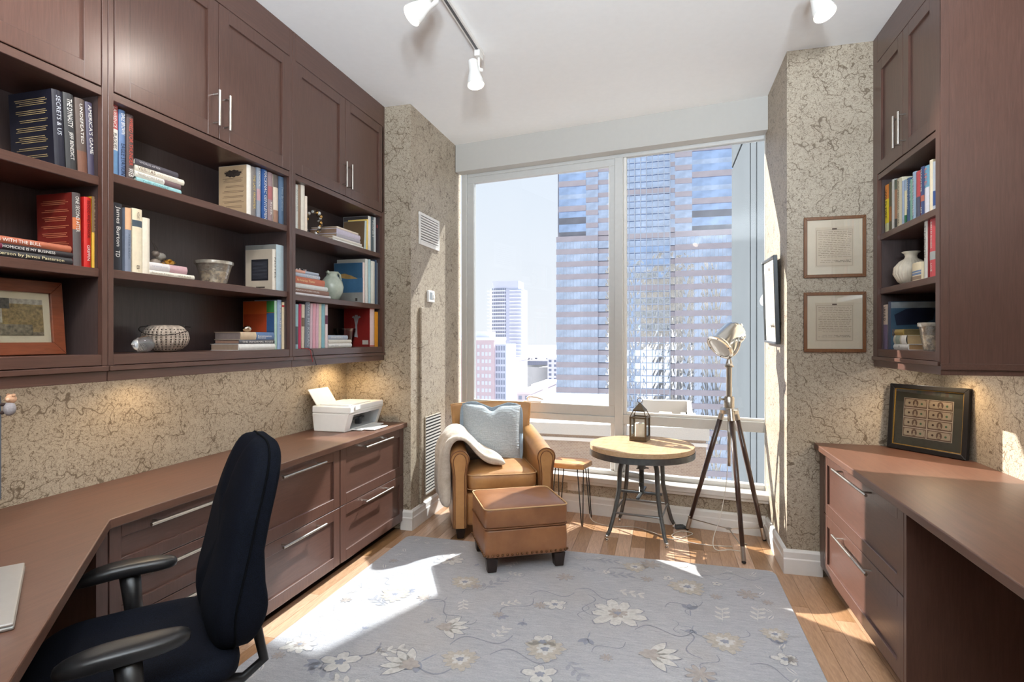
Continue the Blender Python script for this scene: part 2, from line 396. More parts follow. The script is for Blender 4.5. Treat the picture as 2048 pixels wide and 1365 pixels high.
def upper(name, label, xb, xf, out, y0, y1, o0, o1, doors, shelves, left_stile, right_stile, end_panel=False):
    """xb wall side, xf door face, opening o0..o1, doors = list of y spans"""
    at = (xb, y0, 1.213); t = thing(name, label, 'cabinet', at)
    xi = xf-out*.022
    def B(x0, x1, *r): return MB().box(min(x0, x1), max(x0, x1), *r)
    B(xb+out*E_, xb+out*.012, y0, y1, 1.27, CEIL-.001).build('back_panel', M_INNER, t, False, 0, at)
    B(xb+out*.012, xi, y0, o0, 1.27, CEIL-.001).build('side_panel', M_INNER, t, False, 0, at)
    B(xb+out*.012, xi, o1, y1, 1.27, CEIL-.001).build('side_panel', M_INNER, t, False, 0, at)
    B(xi, xf, y0, o0, 1.27, CEIL-.001).build('stile', M_WOOD, t, False, .0015, at)
    B(xi, xf, o1, y1, 1.27, CEIL-.001).build('stile', M_WOOD, t, False, .0015, at)
    B(xb+out*.012, xi, o0, o1, 1.27, ZF).build('bottom_shelf', M_WOODH, t, False, .0015, at)
    B(xi, xf-out*.002, o0, o1, 1.2715, ZF).build('bottom_rail', M_WOODH, t, False, .0015, at)
    B(xb+out*.012, xf-out*.003, o0, o1, ZO, ZD0-.004).build('shelf', M_WOODH, t, False, .0015, at)
    for z in shelves: B(xb+out*.012, xf-out*.014, o0+.001, o1-.001, z-.032, z).build('shelf', M_WOODH, t, False, .002, at)
    B(xi, xf, o0, o1, ZD1+.004, CEIL-.001).build('frieze', M_WOODH, t, False, .0015, at)
    B(xf-out*.05, xf+out*.008, y0, y1, 1.251, 1.2695).build('ledge', M_WOODH, t, False, .002, at)
    B(xf-out*.045, xf-out*.004, y0, y1, 1.213, 1.2505).build('light_rail', M_WOODH, t, False, .0015, at)
    B(xb+out*E_, xf-out*.05, y0, y1, 1.258, 1.2695).build('underside', M_INNER, t, False, 0, at)
    for (d0, d1, hs) in doors:
        mb = MB(); shaker(mb, xf, out, d0, d1, ZD0, ZD1); d = mb.build('door', M_WOOD, t, False, .0015, at)
        shaker_panel(xf, out, d0, d1, ZD0, ZD1).build('door_panel', M_WOOD, d, False, 0, at)
        hy = d1-.03 if hs > 0 else d0+.03
        bar_pull((xf, hy, ZD0+.045), (xf, hy, ZD0+.205), (out, 0, 0), .006, .032, 'handle', d, at)
    return t
U1 = upper('bookcase_cabinet', 'espresso wall bookcase nearest the camera above the left desk', XL, -1.95, 1, .545, 1.599, .56, 1.578, [(.548, 1.058, 1), (1.062, 1.574, -1)], (1.953, 1.622), 0, 0)
U2 = upper('bookcase_cabinet', 'espresso wall bookcase in the middle of the left run', XL, -1.95, 1, 1.601, 2.655, 1.622, 2.634, [(1.626, 2.129, 1), (2.133, 2.636, -1)], (1.981, 1.6246), 0, 0)
U3 = upper('bookcase_cabinet', 'espresso wall bookcase next to the left window pier', XL, -1.95, 1, 2.657, 3.708, 2.684, 3.674, [(2.680, 3.184, 1), (3.188, 3.690, -1)], (1.982, 1.6136), 0, 0)
U4 = upper('bookcase_cabinet', 'espresso wall bookcase hung on the right wall', XR, 1.145, -1, 2.805, 3.598, 2.846, 3.535, [(2.842, 3.188, 1), (3.192, 3.540, -1)], (1.944, 1.646), 0, 0)
at = tuple(U4.location)
ep = MB().box(1.148, XR-E_, 2.786, 2.8045, 1.213, CEIL-.001).build('end_panel', M_WOOD, U4, False, .0015, at)
MB().box(1.139, 1.17, 2.782, 2.786, 1.213, CEIL-.001).build('edge_strip', M_WOOD, U4, False, .001, at)
MB().box(1.139, XR-E_, 2.776, 2.7855, 1.236, 1.262).build('ledge', M_WOODH, U4, False, .001, at)
# ---- base drawers
def drawer(t, at, face, out, y0, y1, z0, z1, hl, fw=.06, hz=None):
    mb = MB(); shaker(mb, face, out, y0, y1, z0, z1, fw, .022); d = mb.build('drawer', M_WOOD, t, False, .0015, at)
    shaker_panel(face, out, y0, y1, z0, z1, fw, .022).build('drawer_panel', M_WOODH, d, False, 0, at)
    yc = (y0+y1)/2; hz = hz or (z1-fw*.55)
    bar_pull((face, yc-hl/2, hz), (face, yc+hl/2, hz), (out, 0, 0), .0065, .036, 'handle', d, at)
def base_unit(label, xb, face, out, y0, y1, rows, hl, fw=.06, filler=None):
    at = (xb, y0, 0); t = thing('drawer_cabinet', label, 'cabinet', at)
    a, b = sorted((xb+out*E_, face-out*.023)); MB().box(a, b, y0, y1, .065, .7345).build('carcass', M_WOOD, t, False, 0, at)
    a, b = sorted((xb+out*E_, face-out*.085)); MB().box(a, b, y0, y1, .001, .0645).build('toe_kick', M_BLACK, t, False, 0, at)
    for z0, z1 in rows: drawer(t, at, face, out, y0+.003, y1-.003, z0, z1, hl, fw)
    if filler:
        a, b = sorted((face-out*.022, face)); MB().box(a, b, *filler, .065, .7345).build('filler', M_WOOD, t, False, .001, at)
    return t
two = ((.067, .394), (.399, .732))
four = tuple((.067+.1667*i, .067+.1667*(i+1)-.005) for i in range(4))
base_unit('espresso cabinet of four shallow drawers beside the corner desk', XL, -1.80, 1, 1.478, 2.142, four, .40, .045)
base_unit('espresso two-drawer file cabinet behind the office chair', XL, -1.80, 1, 2.144, 2.884, two, .36)
base_unit('espresso two-drawer file cabinet under the printer', XL, -1.80, 1, 2.886, 3.708, two, .36, .06, None)
rb = base_unit('espresso two-drawer file cabinet under the right counter', XR, .872, -1, 2.42, 3.505, two, .50, .06, (3.5075, 3.598))
MB().box(.872, 1.46, 2.398, 2.4195, .001, .7345).build('side_panel', M_WOOD, rb, False, .001, rb.location)
# ---- tops
ct = MB().prism([(XL+E_, .19), (-.78, .19), (-.78, .72), (-1.10, .72), (-1.77, 1.46), (-1.77, 3.709), (XL+E_, 3.709)], .735, .768).build('countertop', M_TOP, None, False, .004, (XL, 1.4, .735), 2)
tag(ct, 'brown wooden corner desk top running along the left wall', 'countertop')
ct2 = MB().box(.842, XR-E_, .2, 3.599, .735, .768).build('countertop', M_TOP, None, False, .004, (XR, 2, .735), 2)
tag(ct2, 'brown wooden desk top along the right wall', 'countertop')
o = thing('desk_gable', 'dark espresso side panel under the left corner desk', 'panel', (-1.83, 1.44, 0))
MB().box(XL+E_, -1.80, 1.435, 1.4765, .001, .7345).build('panel', M_WOOD, o, False, .001, o.location)
o = thing('desk_support', 'espresso end panel holding up the near end of the left desk', 'panel', (-.82, .45, 0))
MB().box(-.85, -.81, .2, .68, .001, .7345).build('panel', M_WOOD, o, False, .001, o.location)
o = thing('desk_support', 'espresso end panel holding up the near end of the right desk', 'panel', (1.1, .25, 0))
MB().box(.88, XR-.01, .22, .26, .001, .7345).build('panel', M_WOOD, o, False, .001, o.location)
# ---- lights under the wall cabinets
def puck(x, y, label, e):
    t = thing('puck_light', label, 'light', (x, y, 1.2575))
    MB().lathe([(.034, -.012), (.036, -.002), (.036, 0)], 20).build('housing', M_STEEL, t, 40)
    MB().lathe([(.001, -.0135), (.028, -.0135), (.028, -.012)], 20).build('lens', glow('puck_glow', (1, .8, .5), 6), t)
    l = bpy.data.lights.new('puck', 'SPOT'); l.energy = e; l.color = (1, .70, .36); l.spot_size = R(150); l.spot_blend = .6; l.shadow_soft_size = .02
    p = bpy.data.objects.new('puck_lamp', l); C.objects.link(p); p.location = (x, y, 1.235)
puck(-2.10, 3.45, 'round puck light under the left cabinets near the printer', 5)
puck(-2.10, 1.95, 'round puck light under the left cabinets above the desk', 2)
puck(1.31, 3.28, 'round puck light under the right cabinet', 5)
def strip_light(x, y0, y1, label, e):
    t = thing('strip_light', label, 'light', (x, (y0+y1)/2, 1.2575))
    MB().box(-.012, .012, -(y1-y0)/2, (y1-y0)/2, -.010, 0).build('channel', M_STEEL, t)
    MB().box(-.008, .008, -(y1-y0)/2+.01, (y1-y0)/2-.01, -.0115, -.010).build('diffuser', glow('strip_glow', (1, .82, .6), 3), t)
    l = bpy.data.lights.new('strip', 'AREA'); l.shape = 'RECTANGLE'; l.size = .02; l.size_y = y1-y0; l.energy = e; l.color = (1, .93, .84)
    p = bpy.data.objects.new('strip_lamp', l); C.objects.link(p); p.location = (x, (y0+y1)/2, 1.243)
strip_light(-2.06, .6, 3.3, 'slim warm strip light under the left wall cabinets', 3.8)
strip_light(1.29, 2.84, 3.5, 'slim warm strip light under the right wall cabinet', 1.2)
# ---- track lighting
def spot_head(x, y, aim, label, drop=.0, e=20, group='track light heads'):
    t = thing('track_spotlight', label, 'light', (x, y, CEIL-.022), 0, group)
    MB().box(-.017, .017, -.035, .035, -.035, 0).build('adapter', M_TRIM, t, False, .003)
    MB().cyl((0, 0, -.035), (0, 0, -.10), .008, n=10).build('stem', M_TRIM, t, 40)
    a = Vector(aim).normalized(); q = a.to_track_quat('Z', 'Y').to_matrix().to_4x4(); sd = Vector((a.y, -a.x, 0)).normalized()
    c = sd*.035+Vector((0, 0, -.10))
    MB().tube([Vector((0, 0, -.10))-sd*.022, Vector((0, 0, -.10))+sd*.035], .012, 12).build('knuckle', M_TRIM, t, 40)
    Mx = Matrix.Translation(c) @ q
    b = MB(Mx).lathe([(.022, -.045), (.028, -.04), (.029, .02), (.034, .04), (.046, .085), (.05, .112), (.0475, .112), (.044, .088), (.03, .05), (.001, .045)], 24).build('shade', M_WHITE, t, 40)
    MB(Mx).lathe([(.001, .098), (.041, .098), (.0415, .102), (.001, .104)], 24).build('lamp', glow('lamp_glow', (1, .86, .66), 9), t, True)
    l = bpy.data.lights.new('track', 'SPOT'); l.energy = e; l.color = (1, .94, .86); l.spot_size = R(85); l.spot_blend = .6; l.shadow_soft_size = .04
    p = bpy.data.objects.new('track_lamp', l); C.objects.link(p); p.location = Vector((x, y, CEIL-.022))+c+a*.12; p.rotation_euler = a.to_track_quat('-Z', 'Y').to_euler()
    return t
for x, side in ((-1.03, 'left'), (.70, 'right')):
    t = thing('light_track', 'white ceiling light track on the %s side' % side, 'track light', (x, 3.13, CEIL))
    y0 = 3.15 if x < 0 else 2.98
    MB().box(-.018, .018, -5.0, y0-3.13, -.021, -E_).build('rail', M_TRIM, t, False, .002)
    MB().box(-.007, .007, -4.98, y0-3.16, -.0225, -.021).build('slot', mat((90, 90, 92), .5), t)
spot_head(-1.03, 3.10, (.18, -.15, -1), 'white spotlight at the window end of the left ceiling track')
spot_head(-1.03, 2.40, (-.62, -.52, -.80), 'white spotlight on the left ceiling track aimed at the bookcases', e=9)
spot_head(.70, 2.86, (.28, -.35, -1), 'white spotlight on the right ceiling track at the frame edge', e=30)
for x, y, a, w_ in ((-1.03, 1.1, (-.8, .2, -1), 'left track aimed at books'), (.70, 1.2, (.7, .4, -1), 'right track aimed at desk'), (-1.03, -.4, (-.3, .9, -1), 'far end of left track'), (.70, -.5, (.3, .9, -1), 'far end of right track')):
    spot_head(x, y, a, 'added unseen fill spotlight on the ceiling track, %s' % w_, e=30 if x < 0 else 8)  # out-of-view track heads added to brighten the room
# ---- two added uplighters, unseen behind the camera, fill the room via the ceiling
for x, y, w_ in ((.0, -.62, 'left'), (.52, -.80, 'right')):
    t = thing('fill_uplighter', 'added unseen uplighter filling the room from behind the camera, %s side' % w_, 'lamp', (x, y, 0), 0, 'added fill uplighters')
    MB().lathe([(.14, 0), (.14, .02), (.02, .035), (.012, .05), (.012, 1.75), (.02, 1.76)], 24).build('pole', M_STEEL, t, 40)
    MB().lathe([(.02, 1.76), (.10, 1.80), (.17, 1.87), (.165, 1.87), (.095, 1.81), (.001, 1.775)], 28).build('bowl', M_WHITE, t, 40)
    l = bpy.data.lights.new('fill_uplight', 'SPOT'); l.energy = 300; l.color = (.82, .92, 1); l.spot_size = R(150); l.spot_blend = .5; l.shadow_soft_size = .12
    p = bpy.data.objects.new('fill_uplight_lamp', l); C.objects.link(p); p.location = (x, y, 1.95); p.rotation_euler = (PI-R(26), 0, 0)
# ================================================================== books
FONT_CACHE = {}
def text_mesh(txt):
    if txt not in FONT_CACHE:
        cu = bpy.data.curves.new('title', 'FONT'); cu.body = txt; cu.resolution_u = 2; cu.size = 1
        o = bpy.data.objects.new('title', cu); C.objects.link(o)
        dg = bpy.context.evaluated_depsgraph_get(); me = bpy.data.meshes.new_from_object(o.evaluated_get(dg))
        bpy.data.objects.remove(o); bpy.data.curves.remove(cu)
        vs = [v.co.copy() for v in me.vertices]; fs = [tuple(p.vertices) for p in me.polygons]
        x0, x1 = min(v.x for v in vs), max(v.x for v in vs); y0, y1 = min(v.y for v in vs), max(v.y for v in vs)
        FONT_CACHE[txt] = ([((v.x-x0)/(x1-x0), (v.y-y0)/max(y1-y0, .01)) for v in vs], fs, (x1-x0)/max(y1-y0, .01))
        bpy.data.meshes.remove(me)
    return FONT_CACHE[txt]
def text_on(mb, txt, o, dx, dy, w, h):
    """lettering filling w along dx and h along dy from the corner o"""
    vs, fs, asp = text_mesh(txt); o, dx, dy = Vector(o), Vector(dx), Vector(dy)
    return mb.add([o+dx*(u*w)+dy*(v*h) for u, v in vs], fs)
ORD = 'first second third fourth fifth sixth seventh eighth ninth tenth eleventh twelfth thirteenth fourteenth fifteenth sixteenth seventeenth'.split()
def book(parent_mat, w, h, d, col, label, group, title=None, tcol=(235, 232, 225), bands=(), span=(.08, .92), size=.62, blurb=None, side=None, pages=(222, 212, 194), second=None, art=None, soft=False):
    t = thing('book', label, 'book', (0, 0, 0), 0, group); t.matrix_world = parent_mat
    mc = mat(col, .42, 0, .05, 60)
    b = min(.22*w, .005); n = 6
    arc = [(w*i/n, b*(1-math.sin(PI*i/n))*0+b*(1-math.sin(PI*i/n))) for i in range(n+1)]
    MB().prism(arc+[(w, d), (w-.002, d), (w-.002, .0065), (.002, .0065), (.002, d), (0, d)], 0, h).build('cover', mc, t)
    MB().box(.0022, w-.0022, .007, d-.004, .003 if not soft else .0005, h-(.003 if not soft else .0005)).build('pages', mat(pages, .85, 0, .06, 80), t)
    def strip(z0, z1, c, name):
        a2 = [(x, y-.0004) for x, y in arc]; MB().prism(a2+[(w, b+.001), (0, b+.001)], z0*h, z1*h).build(name, mat(c, .45, 0, .05, 60), t)
    for z0, z1, c in bands: strip(z0, z1, c, 'spine_band')
    def put(txt, sp, sz, c, xo=0.):
        mb = MB(); tw = (sp[1]-sp[0])*h; th = min(w*sz, tw/text_mesh(txt)[2]*2.2)
        text_on(mb, txt, (w/2-th/2+xo*w, -.0009, h*sp[1]), (0, 0, -1), (1, 0, 0), tw, th); mb.build('title', mat(c, .5, 0, 0), t)
    if title: put(title, span, size, tcol)
    if second: put(*second)
    if side: MB().box(-.0006, .0008, .006, d-.001, .001, h-.001).build('cover_print', mat(side, .4, 0, .1, 8), t)
    if blurb:
        mb = MB(); rr = random.Random(len(label)); z = h*.9
        while z > h*.12:
            k = rr.choice((2, 3, 4))
            for _ in range(k):
                a = d*(.12+.1*rr.random()); e = d*(.88-.14*rr.random())
                if z > h*.12: mb.box(-.0011, -.0002, a, e, z-.0019, z)
                z -= .0062
            z -= .013
        mb.build('cover_lettering', mat(blurb, .6, 0, 0), t)
    if art: art(t, w, h, d)
    return t
XS = -1.985
def lw(y, z, lean=0., x=XS): return Matrix.Translation((x, y, z)) @ Matrix.Rotation(PI/2, 4, 'Z') @ Matrix.Rotation(R(lean), 4, 'Y')
XSR = 1.175
def rw(y, z, lean=0., x=XSR): return Matrix.Translation((x, y, z)) @ Matrix.Rotation(-PI/2, 4, 'Z') @ Matrix.Rotation(R(lean), 4, 'Y')
LY = Matrix.Rotation(-PI/2, 4, 'Y')
def row(where, z, items, right=False, xs=None, start=0, total=None):
    xs = xs if xs is not None else (XSR if right else XS)
    for i, (xl, xr, yt, col, desc, kw) in enumerate(items):
        kw = dict(kw); a, b = onX(xl, yt, xs), onX(xr, yt, xs)
        w = abs(b.y-a.y)*.985; h = a.z-z; lean = kw.pop('lean', 0.); d = kw.pop('d', .15); xd = kw.pop('xd', None)
        if xd is not None: d = abs(onY(xd, yt, a.y).x-xs)
        lab = '%s, %s upright, %s' % (desc, ORD[i+start], where)
        M = (rw if right else lw)(a.y, z+.0004, lean, xs)
        book(M, w, h, min(d, .25), col, lab, 'books on '+where, **kw)
def stack(where, z, items, right=False, xs=None, name='the stack'):
    xs = xs if xs is not None else (XSR if right else XS); n = len(items)
    for i, (xl, xr, th, col, desc, kw) in enumerate(items):
        kw = dict(kw); a, b = onX(xl, 600, xs), onX(xr, 600, xs); d = kw.pop('d', .16); tw = kw.pop('twist', 0.)
        pos = 'alone' if n == 1 else 'bottom' if i == 0 else 'top' if i == n-1 else ORD[i]+' from bottom'
        lab = '%s, %s of %s, %s' % (desc, pos, name, where)
        z0 = z+.0004; M = (rw if right else lw)(b.y, z0, 0, xs) @ Matrix.Rotation(R(tw), 4, 'Z') @ LY
        book(M, th-.0006, abs(b.y-a.y), d, col, lab, 'books on '+where, **kw); z += th
W_, K_ = (238, 236, 230), (40, 36, 36)
# ---------------- near left bookcase
row('near left case top shelf', 1.953, [
    (111.8, 133, 179.5, (30, 30, 44), 'navy hardback with lettered cover', dict(title='SECRETS & US', span=(.42, .93), size=.42, blurb=(190, 165, 120), xd=24, lean=-2.6, tcol=(200, 205, 215))),
    (134.5, 155, 186, (58, 58, 60), 'charcoal hardback with bold white lettering', dict(title='THE DYNASTY', span=(.56, .93), size=.5, second=('JEFF BENEDICT', (.14, .5), .46, W_), lean=-2.6, tcol=W_)),
    (158, 177.5, 196.5, (92, 78, 72), 'brown-grey hardback', dict(title='UNDEFEATED', span=(.4, .93), size=.3, bands=((0, .3, (120, 82, 66)),), lean=-2.6)),
    (178.5, 192.5, 205, (72, 66, 88), 'purple-grey hardback', dict(title="AMERICA'S GAME", span=(.3, .96), size=.5, lean=-2.6))])
row('near left case middle shelf', 1.622, [
    (149, 165.5, 385, (92, 84, 84), 'grey and orange hardback with red cover', dict(title='ONE SECOND AFTER', span=(.47, .95), size=.45, bands=((.5, .66, (196, 108, 60)), (.66, 1., (82, 74, 74))), side=(122, 40, 34), blurb=(196, 130, 96), xd=76, lean=-1.2)),
    (170, 184, 393.5, (204, 38, 34), 'bright red hardback', dict(title='BLOOD AND HONOR', span=(.42, .95), size=.4, tcol=(60, 16, 14), second=('GRIFFIN', (.1, .32), .4, W_))),
    (186, 201, 393, (214, 168, 52), 'yellow and brown hardback', dict(title='SUPERCORP', span=(.5, .97), size=.6, bands=((.5, 1., (112, 84, 46)),), second=('KANTER', (.12, .46), .66, (60, 42, 20)), tcol=(240, 232, 200)))])
stack('near left case middle shelf', 1.622, [
    (-62, 146, .026, (46, 44, 46), 'charcoal hardback with pale lettering', dict(title='James Patterson by James Patterson', span=(.1, .99), size=.5, tcol=(226, 214, 170), d=.17)),
    (-60, 146.5, .0195, (38, 32, 36), 'black hardback with white lettering', dict(title='HOMICIDE IS MY BUSINESS', span=(.2, .72), size=.45, bands=((.72, 1., (112, 30, 60)),), d=.165)),
    (-58, 143.5, .0225, (178, 100, 72), 'rust-orange hardback', dict(title='DANCING WITH THE BULL', span=(.34, .98), size=.5, d=.16))])
# ---------------- middle left bookcase
row('middle case top shelf', 1.981, [
    (222, 237.7, 207, (110, 150, 190), 'red, white and blue hardback', dict(title='PLAGUES', span=(.38, .6), size=.45, bands=((.66, 1, (190, 84, 80)), (.36, .66, (232, 228, 220))), second=('LAWRENCE', (.68, .97), .42, W_), tcol=K_)),
    (240, 252.5, 218.5, (96, 122, 164), 'blue hardback with slanted lettering', dict(title='EAGLE STATION', span=(.04, .5), size=.7, tcol=(26, 34, 60), second=('DALE BROWN', (.64, .95), .6, W_))),
    (255, 269, 227.4, (84, 66, 64), 'brown hardback with red lettering', dict(title='WIRED FOR THUNDER', span=(.22, .95), size=.55, tcol=(200, 84, 66), second=('WEB', (.05, .18), .7, W_)))])
stack('middle case top shelf', 1.981, [
    (274, 363, .0215, (150, 196, 200), 'pale teal hardback', dict(title='THE COAST', span=(.3, .9), size=.4, tcol=(96, 150, 150), d=.16)),
    (271, 362, .0235, (226, 222, 212), 'white hardback with plum end', dict(title='THE RELUCTANT TUDOR', span=(.42, .96), size=.4, tcol=(130, 122, 116), bands=((0, .38, (112, 88, 90)),), d=.16)),
    (271.5, 369, .0235, (234, 226, 210), 'cream hardback with large title', dict(title='VERITAS', span=(.62, .96), size=.6, tcol=(120, 96, 80), second=('A TRUE TALE OF SCHOLARS', (.16, .58), .28, (160, 140, 120)), d=.16)),
    (270, 357, .0225, (80, 76, 84), 'grey-violet hardback', dict(title='WORDS AFTER', span=(.45, .93), size=.34, d=.155, tcol=(190, 186, 190), twist=1.5))])
row('middle case top shelf', 1.981, [
    (495, 504.3, 329, (236, 230, 222), 'white-spined hardback with tan lettered cover', dict(side=(196, 166, 132), blurb=(110, 86, 66), xd=437.6, art=lambda t, w, h, d: MB().grid(lambda u, v: (-.0013, d*(.5+.28*math.cos(2*PI*u)*v*(1+.12*math.sin(14*PI*u))), h*(.84+.07*math.sin(2*PI*u)*v*(1+.15*math.cos(22*PI*u)))), 40, 3).build('cover_picture', mat((60, 48, 42), .6, 0, .5, 120), t))),
    (504.7, 513, 333, (128, 120, 116), 'grey hardback with yellow lettering', dict(title='THE LAST FRONTIER', span=(.16, .84), size=.5, tcol=(226, 196, 110))),
    (515, 523, 334.6, (150, 158, 172), 'blue-grey hardback with pink band', dict(bands=((.35, .58, (190, 152, 156)),), title='SCHOOL', span=(.62, .94), size=.42)),
    (526, 536, 338, (52, 92, 152), 'royal blue hardback with white lettering', dict(title='MACKINAC GENTLEMEN', span=(.02, .97), size=.55)),
    (537.5, 547, 344, (160, 136, 138), 'mauve patterned hardback', dict(bands=((.45, .72, (176, 106, 108)),), title='RIVER', span=(.14, .4), size=.4)),
    (548.3, 558, 348.5, (230, 214, 196), 'cream hardback with picture top', dict(bands=((0, .27, (172, 132, 112)), (.74, 1, (106, 96, 92))))),
    (560, 569.5, 352.6, (96, 120, 148), 'steel-blue hardback', dict(title='Two Brothers', span=(.3, .8), size=.36, tcol=(190, 205, 220)))], start=3)
row('middle case centre shelf', 1.6246, [
    (225, 246, 404, (40, 40, 46), 'black and pale blue hardback', dict(title='James Burton', span=(.36, .95), size=.5, bands=(), second=('TD', (.2, .3), .4, W_))),
    (252, 264.5, 415, (130, 138, 156), 'sunset-topped slate hardback', dict(bands=((.66, 1, (232, 180, 140)),), title='AFTER DUSK', span=(.2, .6), size=.3, tcol=(90, 100, 120))),
    (266.6, 286, 416, (238, 224, 196), 'thick cream hardback with small picture', dict(bands=((.72, .82, (70, 84, 96)),), title='MOZART', span=(.84, .95), size=.3, tcol=(120, 100, 80), second=('B', (.06, .12), .3, (110, 96, 80)))),
    (287, 301.5, 435, (236, 226, 208), 'plain cream hardback', dict())])
stack('middle case centre shelf', 1.6246, [
    (299.5, 389.6, .0205, (240, 234, 220), 'cream paperback', dict(title='American Kingpins', span=(.5, .97), size=.36, tcol=(150, 134, 110), second=('NINA BURKE', (.1, .4), .34, (150, 134, 110)))),
    (300, 375, .0325, (226, 220, 220), 'pale hardback with pink end', dict(bands=((0, .48, (206, 166, 172)),), title='THE WINTER HOUSE', span=(.55, .95), size=.22, tcol=(180, 176, 186)))])
row('middle case centre shelf', 1.6246, [
    (546.6, 553.5, 498.4, (234, 226, 214), 'cream hardback with black cover label', dict(xd=491, side=(202, 188, 170), title='NOTES', span=(.3, .8), size=.4, tcol=(90, 84, 80), art=lambda t, w, h, d: (MB().box(-.0012, -.0004, d*.18, d*.78, h*.24, h*.76).build('cover_label', mat((34, 34, 42), .5), t), [MB().box(-.0018, -.0011, d*.22, d*.74, h*(.3+.03*i), h*(.305+.03*i)).build('label_line', mat((120, 124, 140), .6), t) for i in range(14)], MB().box(-.0012, -.0004, d*.3, d*.62, h*.06, h*.09).build('cover_imprint', mat((60, 52, 46), .6), t)))),
    (554, 569, 489, (190, 210, 220), 'pale blue hardback', dict(xd=491, side=(150, 150, 146))),
    (571, 576, 481, (196, 190, 196), 'lilac-grey slim hardback', dict(xd=500, side=(96, 66, 52)))], start=4)
stack('middle case bottom shelf', ZF, [
    (478.4, 551, .0315, (238, 236, 232), 'white hardback', dict(d=.17, pages=(150, 128, 110))),
    (479.5, 549.5, .0205, (92, 92, 98), 'grey hardback with white lettering', dict(title='THE INFORMAL RULES', span=(.06, .94), size=.45, d=.15, pages=(150, 118, 100))),
    (482.5, 549, .0385, (206, 182, 152), 'tan and blue hardback', dict(bands=((0, .56, (96, 124, 166)),), title='Renaissance', span=(.1, .52), size=.25, second=('Florence', (.28, .52), .22, W_, -.24), d=.16, pages=(126, 112, 108), tcol=W_))], name='the egg stack')
row('middle case bottom shelf', ZF, [
    (550.5, 555.5, 602, (170, 200, 186), 'green-spined book with orange cover', dict(xd=486, side=(186, 84, 38), art=lambda t, w, h, d: (MB().box(-.0013, -.0004, .006, d*.26, h*.76, h*.999).build('cover_block', mat((58, 124, 60), .5), t), MB().box(-.0013, -.0004, .006, d*.26, .002, h*.75).build('cover_block', mat((48, 84, 130), .5), t), MB().box(-.0012, -.0003, d*.27, d*.98, .002, h*.73).build('cover_block', mat((158, 60, 28), .5), t)))),
    (556.5, 564.5, 600, (150, 170, 200), 'periwinkle blue hardback', dict(title='SAILING', span=(.3, .9), size=.3)),
    (565.5, 571, 605, (224, 206, 176), 'cream book with red mark', dict(bands=((.9, .94, (190, 50, 50)),)))])
# ---------------- far left bookcase
row('far left case top shelf', 1.982, [
    (590.5, 597.4, 368, (230, 232, 226), 'white ornamented hardback', dict(title='ANTIQUES', span=(.4, .9), size=.5, tcol=(180, 184, 178))),
    (598, 603, 369, (150, 124, 104), 'brown-covered album', dict()),
    (603.4, 611, 368, (236, 228, 214), 'cream hardback', dict()),
    (611.7, 616, 392, (238, 222, 206), 'short peach-cream book', dict())])
stack('far left case top shelf', 1.982, [
    (667, 727, .0165, (240, 238, 232), 'white book', dict(d=.15, pages=(170, 140, 116))),
    (667, 724, .0165, (236, 230, 220), 'cream book', dict(d=.15, pages=(170, 140, 116))),
    (674.7, 721, .021, (186, 182, 192), 'grey-lilac hardback', dict(d=.19, pages=(160, 132, 108))),
    (674.7, 721, .032, (212, 204, 222), 'lilac hardback', dict(d=.2, pages=(150, 120, 98))),
    (675, 717, .012, (238, 224, 208), 'thin cream book', dict(d=.19, pages=(150, 120, 98)))], name='the lilac stack')
row('far left case top shelf', 1.982, [
    (729.5, 733, 441, (190, 204, 200), 'dark-covered leaning slim book', dict(lean=3, side=(110, 88, 64), d=.17)),
    (733.4, 736.5, 438, (238, 204, 110), 'yellow slim book', dict(lean=2.4)),
    (737.6, 743, 432, (240, 236, 230), 'white hardback', dict(d=.2, side=(70, 64, 66))),
    (743.5, 748.5, 433, (84, 98, 104), 'dark teal hardback', dict(title='MONET', span=(.4, .9), size=.5)),
    (749.5, 753, 435, (206, 210, 210), 'pale grey book', dict()),
    (754.6, 760, 434, (60, 48, 52), 'near-black hardback with red flecks', dict(bands=((.7, .78, (150, 60, 60)),))),
    (760.6, 763.5, 437, (232, 224, 214), 'ivory slim book', dict())], start=4)
stack('far left case centre shelf', 1.6136, [
    (587, 661.7, .0165, (232, 228, 232), 'white book', dict(d=.17)),
    (587, 658.5, .0265, (142, 104, 88), 'brown book', dict(title='AMERICAN MODERN HOUSES', span=(.3, .98), size=.35, d=.17)),
    (587, 656, .0265, (222, 224, 222), 'white hardback', dict(d=.17)),
    (587, 650, .0375, (200, 110, 78), 'orange-brown hardback', dict(title='An American Theater', span=(.34, .9), size=.4, tcol=(246, 222, 170), d=.17)),
    (587, 640.5, .021, (190, 198, 214), 'patterned hardback', dict(title='LORD', span=(.1, .5), size=.6, d=.15)),
    (587, 638, .017, (176, 186, 202), 'blue-grey hardback', dict(bands=((.55, 1, (226, 170, 150)),), d=.14))], name='the tall stack')
def sea(t, w, h, d):
    MB().box(-.0012, -.0004, .004, d*.99, .001, h*.28).build('cover_picture', mat((150, 150, 146), .4, 0, .1, 20), t)
    MB().box(-.0013, -.0004, .004, d*.99, h*.26, h*.62).build('cover_picture', mat((66, 110, 146), .4, 0, .15, 14), t)
    MB().add([(-.0017, d*.18, h*.60), (-.0017, d*.55, h*.60), (-.0017, d*.82, h*.64), (-.0017, d*.8, h*.72), (-.0017, d*.62, h*.735), (-.0017, d*.4, h*.68)], [(0, 1, 2, 3, 4, 5)]).build('cover_picture', mat((176, 140, 84), .5, 0, .2, 20), t)
    MB().box(-.0013, -.0004, d*.2, d*.27, h*.05, h*.12).build('cover_label', mat((50, 44, 40), .5), t)
